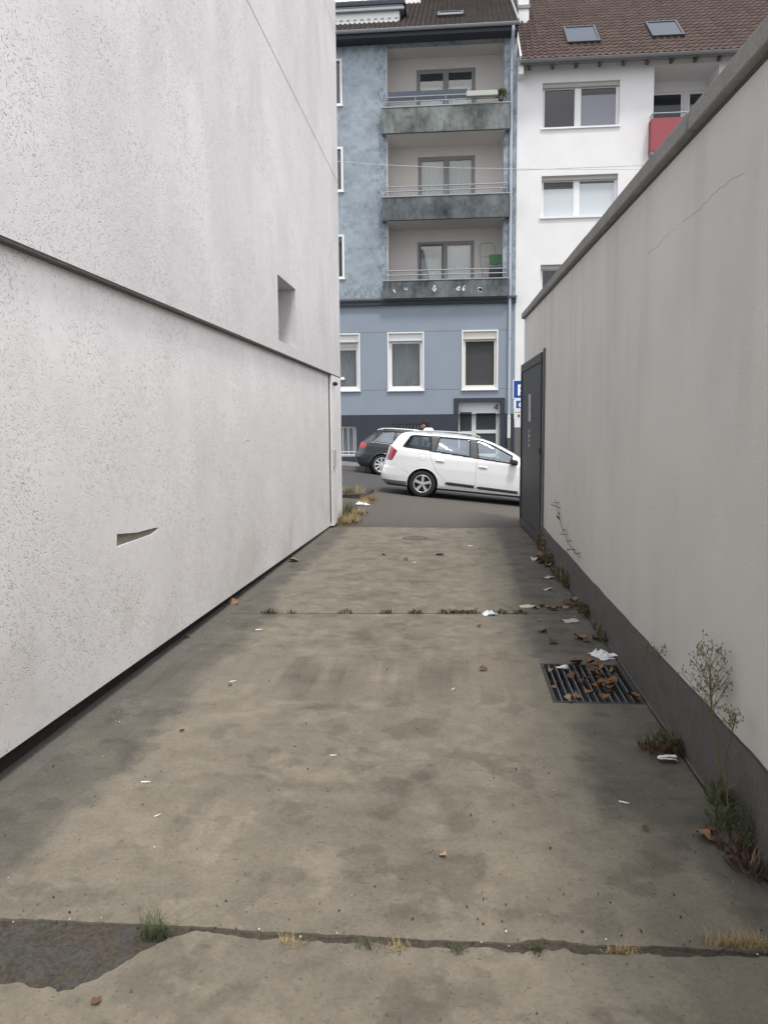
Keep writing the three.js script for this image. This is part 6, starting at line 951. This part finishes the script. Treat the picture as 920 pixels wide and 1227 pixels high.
  { const t = thing('drink_packet', 'white and blue crushed packet lying on the slab joint', 'packet', at(586, 736)); t.rotation.y = 0.3; local('carton', wad(6, 0.12, 0.11, 0.04), M.paper, t); local('print_band', flat(9, 0.08, 0.03, 0.01).translate(0.01, 0.012, 0.055), std(0.12, 0.30, 0.45, 0.7), t); }
  P('paper_scrap', [crumple(7, 0.035, 0.03, 0.015, 0.9), flat(17, 0.05, 0.03, 0.02).translate(-0.03, 0.006, 0.01)], M.paper, 'small white paper scrap caught on the drain grate', 'paper', at(676, 800.5, 0.004), 0.2);
  P('folded_paper', [flat(10, 0.085, 0.045, 0.012), flat(12, 0.08, 0.03, 0.02).translate(0.004, 0.008, -0.006)], M.paper, 'folded white paper lying below the weed rosette', 'paper', at(799, 910, 0.012), 0.05);
  P('paper_bag', [wad(14, 0.26, 0.2, 0.07), wad(15, 0.16, 0.16, 0.06).translate(-0.09, 0.02, 0.02)], M.paper, 'crumpled white paper bag lying by the edging stones', 'bag', onPave(435.5, 605), 0.5);
  P('paper_sheet', flat(15, 0.16, 0.10, 0.05), M.paperGrey, 'crumpled grey paper sheet in the leaf drift by the gate', 'paper', at(644, 671), 0.2);
  P('paper_sheet', flat(16, 0.13, 0.08, 0.05), M.paperGrey, 'dirty paper sheet at the lower end of the leaf drift', 'paper', at(656, 693), 0.6);
  P('paper_scrap', flat(18, 0.09, 0.05, 0.04), M.paperGrey, 'pale paper scrap on dark concrete above the slab joint', 'paper', at(656, 707), 0.5);
  P('plastic_scrap', crumple(20, 0.07, 0.04, 0.02, 0.8), std(0.03, 0.05, 0.08, 0.4), 'dark blue plastic scrap on the far slab', 'scrap', at(527, 665), 0.3);
  const butt = (px, py, ry, lb, s = 1) => { const t = thing('cigarette_end', lb, 'cigarette end', at(px, py, 0.004)); t.rotation.y = ry; t.scale.setScalar(s); local('paper_tube', rod([-0.014, 0, 0], [0.014, 0, 0], 0.004, 7), M.paper, t); local('filter', rod([0.0141, 0, 0], [0.028, 0, 0], 0.0041, 7), M.paperCream, t); };
  butt(173, 937, 0.1, 'white cigarette end on the slab near the white wall'); butt(309, 754.5, 0.3, 'cigarette end just below the far slab joint', 1.3); butt(745, 961, -0.4, 'stubbed cigarette end on the darker concrete by the weeds'); butt(278, 816.5, 0.5, 'cigarette end beside a tiny dark leaf fragment'); butt(187.5, 977.5, 0.9, 'short cigarette end out on the middle slab', 0.7); butt(542, 826, 1.1, 'cigarette end level with the drain grate', 0.9); butt(398, 905, 0.2, 'cigarette end in the stained middle of the slab', 0.8); butt(496, 646 + 28, 0.7, 'cigarette end on the far slab behind the joint', 1.2); butt(563, 654, 0.1, 'cigarette end near the street end of the far slab', 1.6);
}
// grit scattered over the concrete
{
  const r = rngOf(123), g = new THREE.IcosahedronGeometry(1, 0), n = 1500, im = new THREE.InstancedMesh(g, new THREE.MeshStandardMaterial({ color: 0xffffff, roughness: 0.95 }), n), m = new THREE.Matrix4(), q = new THREE.Quaternion(), c = new THREE.Color();
  for (let i = 0; i < n; i++) { const nearE = r() < 0.35; let x = -1.95 + 3.0 * r(), z = nearE ? zNear(x) + 0.03 - 0.35 * (r() ** 2) : -1.2 - 8 * r() ** 1.3; if (r() < 0.25) { x = r() < 0.5 ? 1.03 - 0.16 * r() * r() : -1.93 + 0.2 * r() * r(); z = -2.2 - 9 * r(); } if (x > GR.x0 - 0.02 && z < GR.z0 + 0.02 && z > GR.z1 - 0.02) x = -0.2 - r(); const s = 0.0010 + 0.0034 * r() ** 6; q.setFromEuler(new THREE.Euler(r() * 6, r() * 6, r() * 6)); m.compose(V3(x, s * 0.4 + 0.004, z), q, V3(s * (1 + r()), s * 0.8, s)); im.setMatrixAt(i, m); const t = r(); if (t < 0.65) c.setRGB(0.05, 0.045, 0.04); else if (t < 0.88) c.setRGB(0.22, 0.17, 0.12); else c.setRGB(0.7, 0.68, 0.64); im.setColorAt(i, c); }
  im.name = 'grit'; im.userData = { kind: 'stuff', label: 'fine grit and crumbs scattered over the concrete', category: 'grit' }; im.castShadow = im.receiveShadow = true; scene.add(im);
}
renderer.render(scene, camera);
